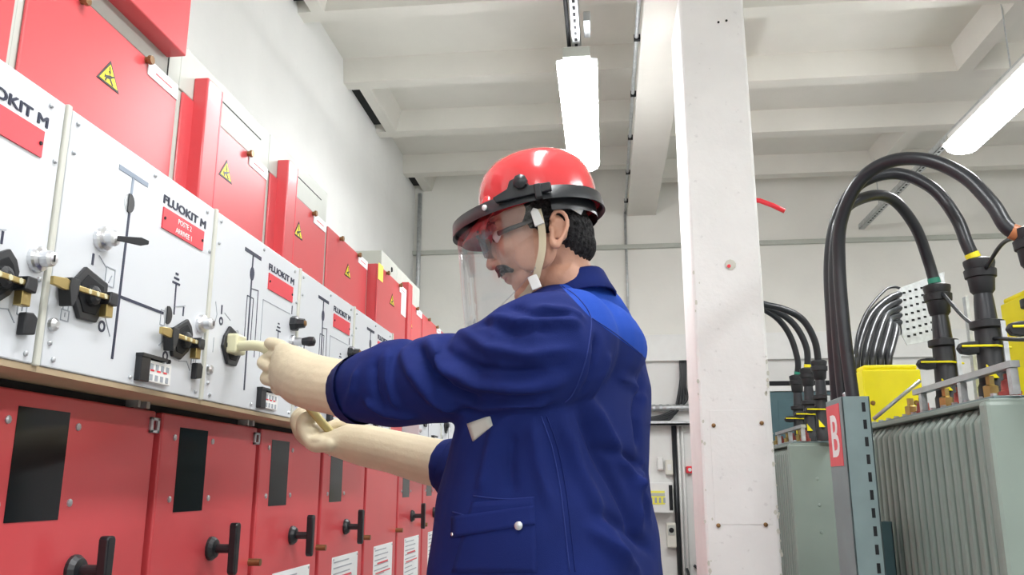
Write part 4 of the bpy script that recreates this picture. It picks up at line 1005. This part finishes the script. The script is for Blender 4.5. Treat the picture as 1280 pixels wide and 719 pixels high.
q.loft([[gp(t, -.004, .004) for t in ts], [kp(.108*math.cos(t), .100*math.sin(t), .008) for t in ts], [kp(.108*math.cos(t), .100*math.sin(t), .005) for t in ts], [gp(t, -.004, .001) for t in ts]], cap=False, closed=False); put('guard_shelf', q, 'helmet_black', hat)
# clear face shield
q = MB(); rg = []; n = 48
for j in range(15):
    v = j/14; row = []
    for i in range(n+1):
        t = R(-92+184*i/n); e = abs(t)/R(92); drop = .188*(1-.34*max(0, e-.45)**2/.30)
        p = gp(t, -.0085, -.006); d = (-Z3 - kf0*.07 + (kf*math.cos(t)+kl*math.sin(t))*(-.03)).normalized()
        row.append(p+d*drop*v)
    rg.append(row)
q.loft(rg, cap=False, closed=False); put('face_shield', q, 'visor', hat)
put('shield_edge', MB().tube([p for p in rg[-1]], .0012, 6), 'visor', hat)
# chin strap with clip and buckle
def ribbon(pts, w, side, m, name):
    P_ = smooth_path(pts, 6); q = MB(); rg = []
    for i, p in enumerate(P_):
        t = (P_[min(i+1, len(P_)-1)]-P_[max(i-1, 0)]).normalized(); b = t.cross(side).normalized()
        rg.append([p+b*w/2+side*.0012, p-b*w/2+side*.0012, p-b*w/2-side*.0012, p+b*w/2-side*.0012])
    q.loft(rg); put(name, q, m, hat, smooth=False)
for s in (-1, 1):
    A_ = [mir(pp(x, y, Y), s) for x, y, Y in ((672, 262, 1.412), (677, 285, 1.412), (678, 310, 1.414), (673, 335, 1.422), (668, 352, 1.432), (659, 366, 1.445), (650, 377, 1.47))]+[hp(.045, 0, -.124)]
    ribbon(A_, .013, (hl*s).normalized(), 'strap', 'chin_strap')
    put('strap_clip', MB().prism([(-.009, -.012), (.009, -.012), (.007, .016), (.0, .022), (-.007, .016)], mir(pp(672, 274, 1.411), s), hf, hu, hl*s, -.001, .004), 'white_plastic', hat, smooth=False, bevel=.001)
    put('strap_buckle', MB().prism([(-.009, -.014), (.009, -.014), (.009, .012), (-.009, .012)], mir(pp(668, 352, 1.430), s), hf, hu, (hl*s-hu*.3).normalized(), -.002, .005), 'white_plastic', hat, smooth=False, bevel=.0015)
ribbon([hp(-.045, .083, .015), hp(-.065, .072, .0), hp(-.085, .05, -.02)], .014, hl, 'white_plastic', 'nape_strap')
put('nape_cradle', MB().loft([[kp(-.108*math.cos(t), .098*math.sin(t), u_) for t in [R(-70+140*j/16) for j in range(17)]] for u_ in (-.005, -.03)], cap=False, closed=False), 'helmet_black', hat)

# ---------------------------------------------------------------- gloves
gm = MB()
arm_rings(gm, [(480, 452, 462, 520, 1.53, .95), (452, 452, 430, 524, 1.545, .95), (425, 449, 405, 517, 1.565, .92), (400, 444, 384, 513, 1.59, .85), (385, 439, 368, 507, 1.61, .72), (368, 433, 357, 497, 1.63, .60), (352, 427, 350, 486, 1.65, .48), (344, 428, 348, 478, 1.66, .38)])
KN = [(346, 432), (345, 447), (348, 462), (352, 477)]
def fing(mb, pts, r0, r1): chain(mb, [pp(*p) for p in pts], [r0+(r1-r0)*i/(len(pts)-1) for i in range(len(pts))], n=12, sub_=4)
fing(gm, [(352, 434, 1.655), (342, 430, 1.662), (337, 430, 1.685), (341, 437, 1.705), (349, 442, 1.70)], .0145, .011)
fing(gm, [(353, 446, 1.65), (343, 445, 1.665), (333, 449, 1.680), (328, 454, 1.675), (335, 459, 1.66)], .014, .0115)
fing(gm, [(355, 460, 1.65), (346, 461, 1.662), (336, 468, 1.675), (332, 474, 1.670), (341, 477, 1.655)], .014, .0115)
fing(gm, [(358, 474, 1.65), (351, 477, 1.66), (345, 483, 1.675), (347, 488, 1.675), (355, 489, 1.66)], .013, .010)
fing(gm, [(378, 446, 1.66), (364, 440, 1.69), (352, 441, 1.70), (343, 447, 1.70)], .017, .012)
put('left_glove', remesh(gm, .0028, 3, name='left_glove', m='glove'))
gm = MB()
arm_rings(gm, [(600, 566, 585, 618, 1.765, .9), (566, 552, 552, 612, 1.775, .9), (530, 545, 520, 603, 1.785, .9), (495, 538, 484, 591, 1.79, .88), (462, 531, 450, 583, 1.795, .86), (440, 531, 425, 575, 1.80, .92), (420, 540, 405, 567, 1.80, 1.5), (400, 540, 390, 560, 1.80, 1.9)])
for k in range(4):
    Y = 1.765+.024*k; dx = [6, 0, -1, 4][k]; dy = [4, 1, -2, -5][k]
    fing(gm, [(408+dx*.3, 554+dy*.6, Y), (390+dx*.4, 553+dy, Y), (375+dx, 541+dy, Y), (371+dx, 526+dy, Y), (377+dx, 517+dy, Y), (384+dx, 517+dy, Y+.01)]+([(396, 522, Y+.01)] if k > 2 else []), .0150, .0115)
gm.ell(pp(402, 552, 1.80), (.040, .050, .017)); gm.ell(pp(389, 541, 1.80), (.028, .046, .026))
fing(gm, [(455, 545, 1.83), (440, 535, 1.845), (424, 531, 1.85), (412, 534, 1.845)], .019, .0125)
put('right_glove', remesh(gm, .0028, 3, name='right_glove', m='glove'))
# ---------------------------------------------------------------- trousers and boots
q = MB(); wc = Vector((-.04, PY, 0))
for s in (-1, 1):
    hip = wc+Lat*s*.095
    chain(q, [hip+Z3*.92, hip+Z3*.82, hip+Z3*.50+Fwd*.02+Lat*s*.01, hip+Z3*.10+Lat*s*.015], [.12, .115, .085, .075])
q.ell(wc+Z3*.92, (.15, .18, .12), (Fwd, Lat, Z3))
put('trousers', remesh(q, .012, 4, name='trousers', m='trousers'))
for s in (-1, 1):
    q = MB(); f0 = wc+Lat*s*.11
    q.loft([[f0+Fwd*(c_+d_*math.cos(2*math.pi*j/20))+Lat*w_*math.sin(2*math.pi*j/20)+Z3*z_ for j in range(20)] for z_, c_, d_, w_ in [(0, .055, .15, .05), (.03, .055, .152, .052), (.06, .045, .14, .05), (.085, .01, .095, .046), (.13, -.02, .065, .046)]])
    put('boot', q, 'boot', auto=True)
# ---------------------------------------------------------------- operating lever
lv = thing('operating_lever', 'curved yellow brass operating lever held in the worker gloved hands', 'lever', (-.8, 1.718, H+.285))
LO = Vector((-.8, 1.718, H+.285))
path = [LO+Vector((.006, 0, 0)), pp(300, 433, 1.70), pp(318, 432, 1.685), pp(332, 436, 1.68), pp(345, 452, 1.69), pp(368, 485, 1.725), pp(392, 516, 1.76), pp(420, 548, 1.80)]
sp_ = smooth_path(path, 6)
q = MB().tube([p-LO for p in sp_], .0095, 12); q.build('rod', 'lever_tan', lv, smooth=True)
MB().box(-.0, -.030, -.014, .03, .018, .028).build('socket_head', 'lever_cream', lv, bevel=.005)
MB().tube([p-LO for p in sp_[3:26]], .0112, 12).build('sleeve', 'lever_cream', lv, smooth=True)
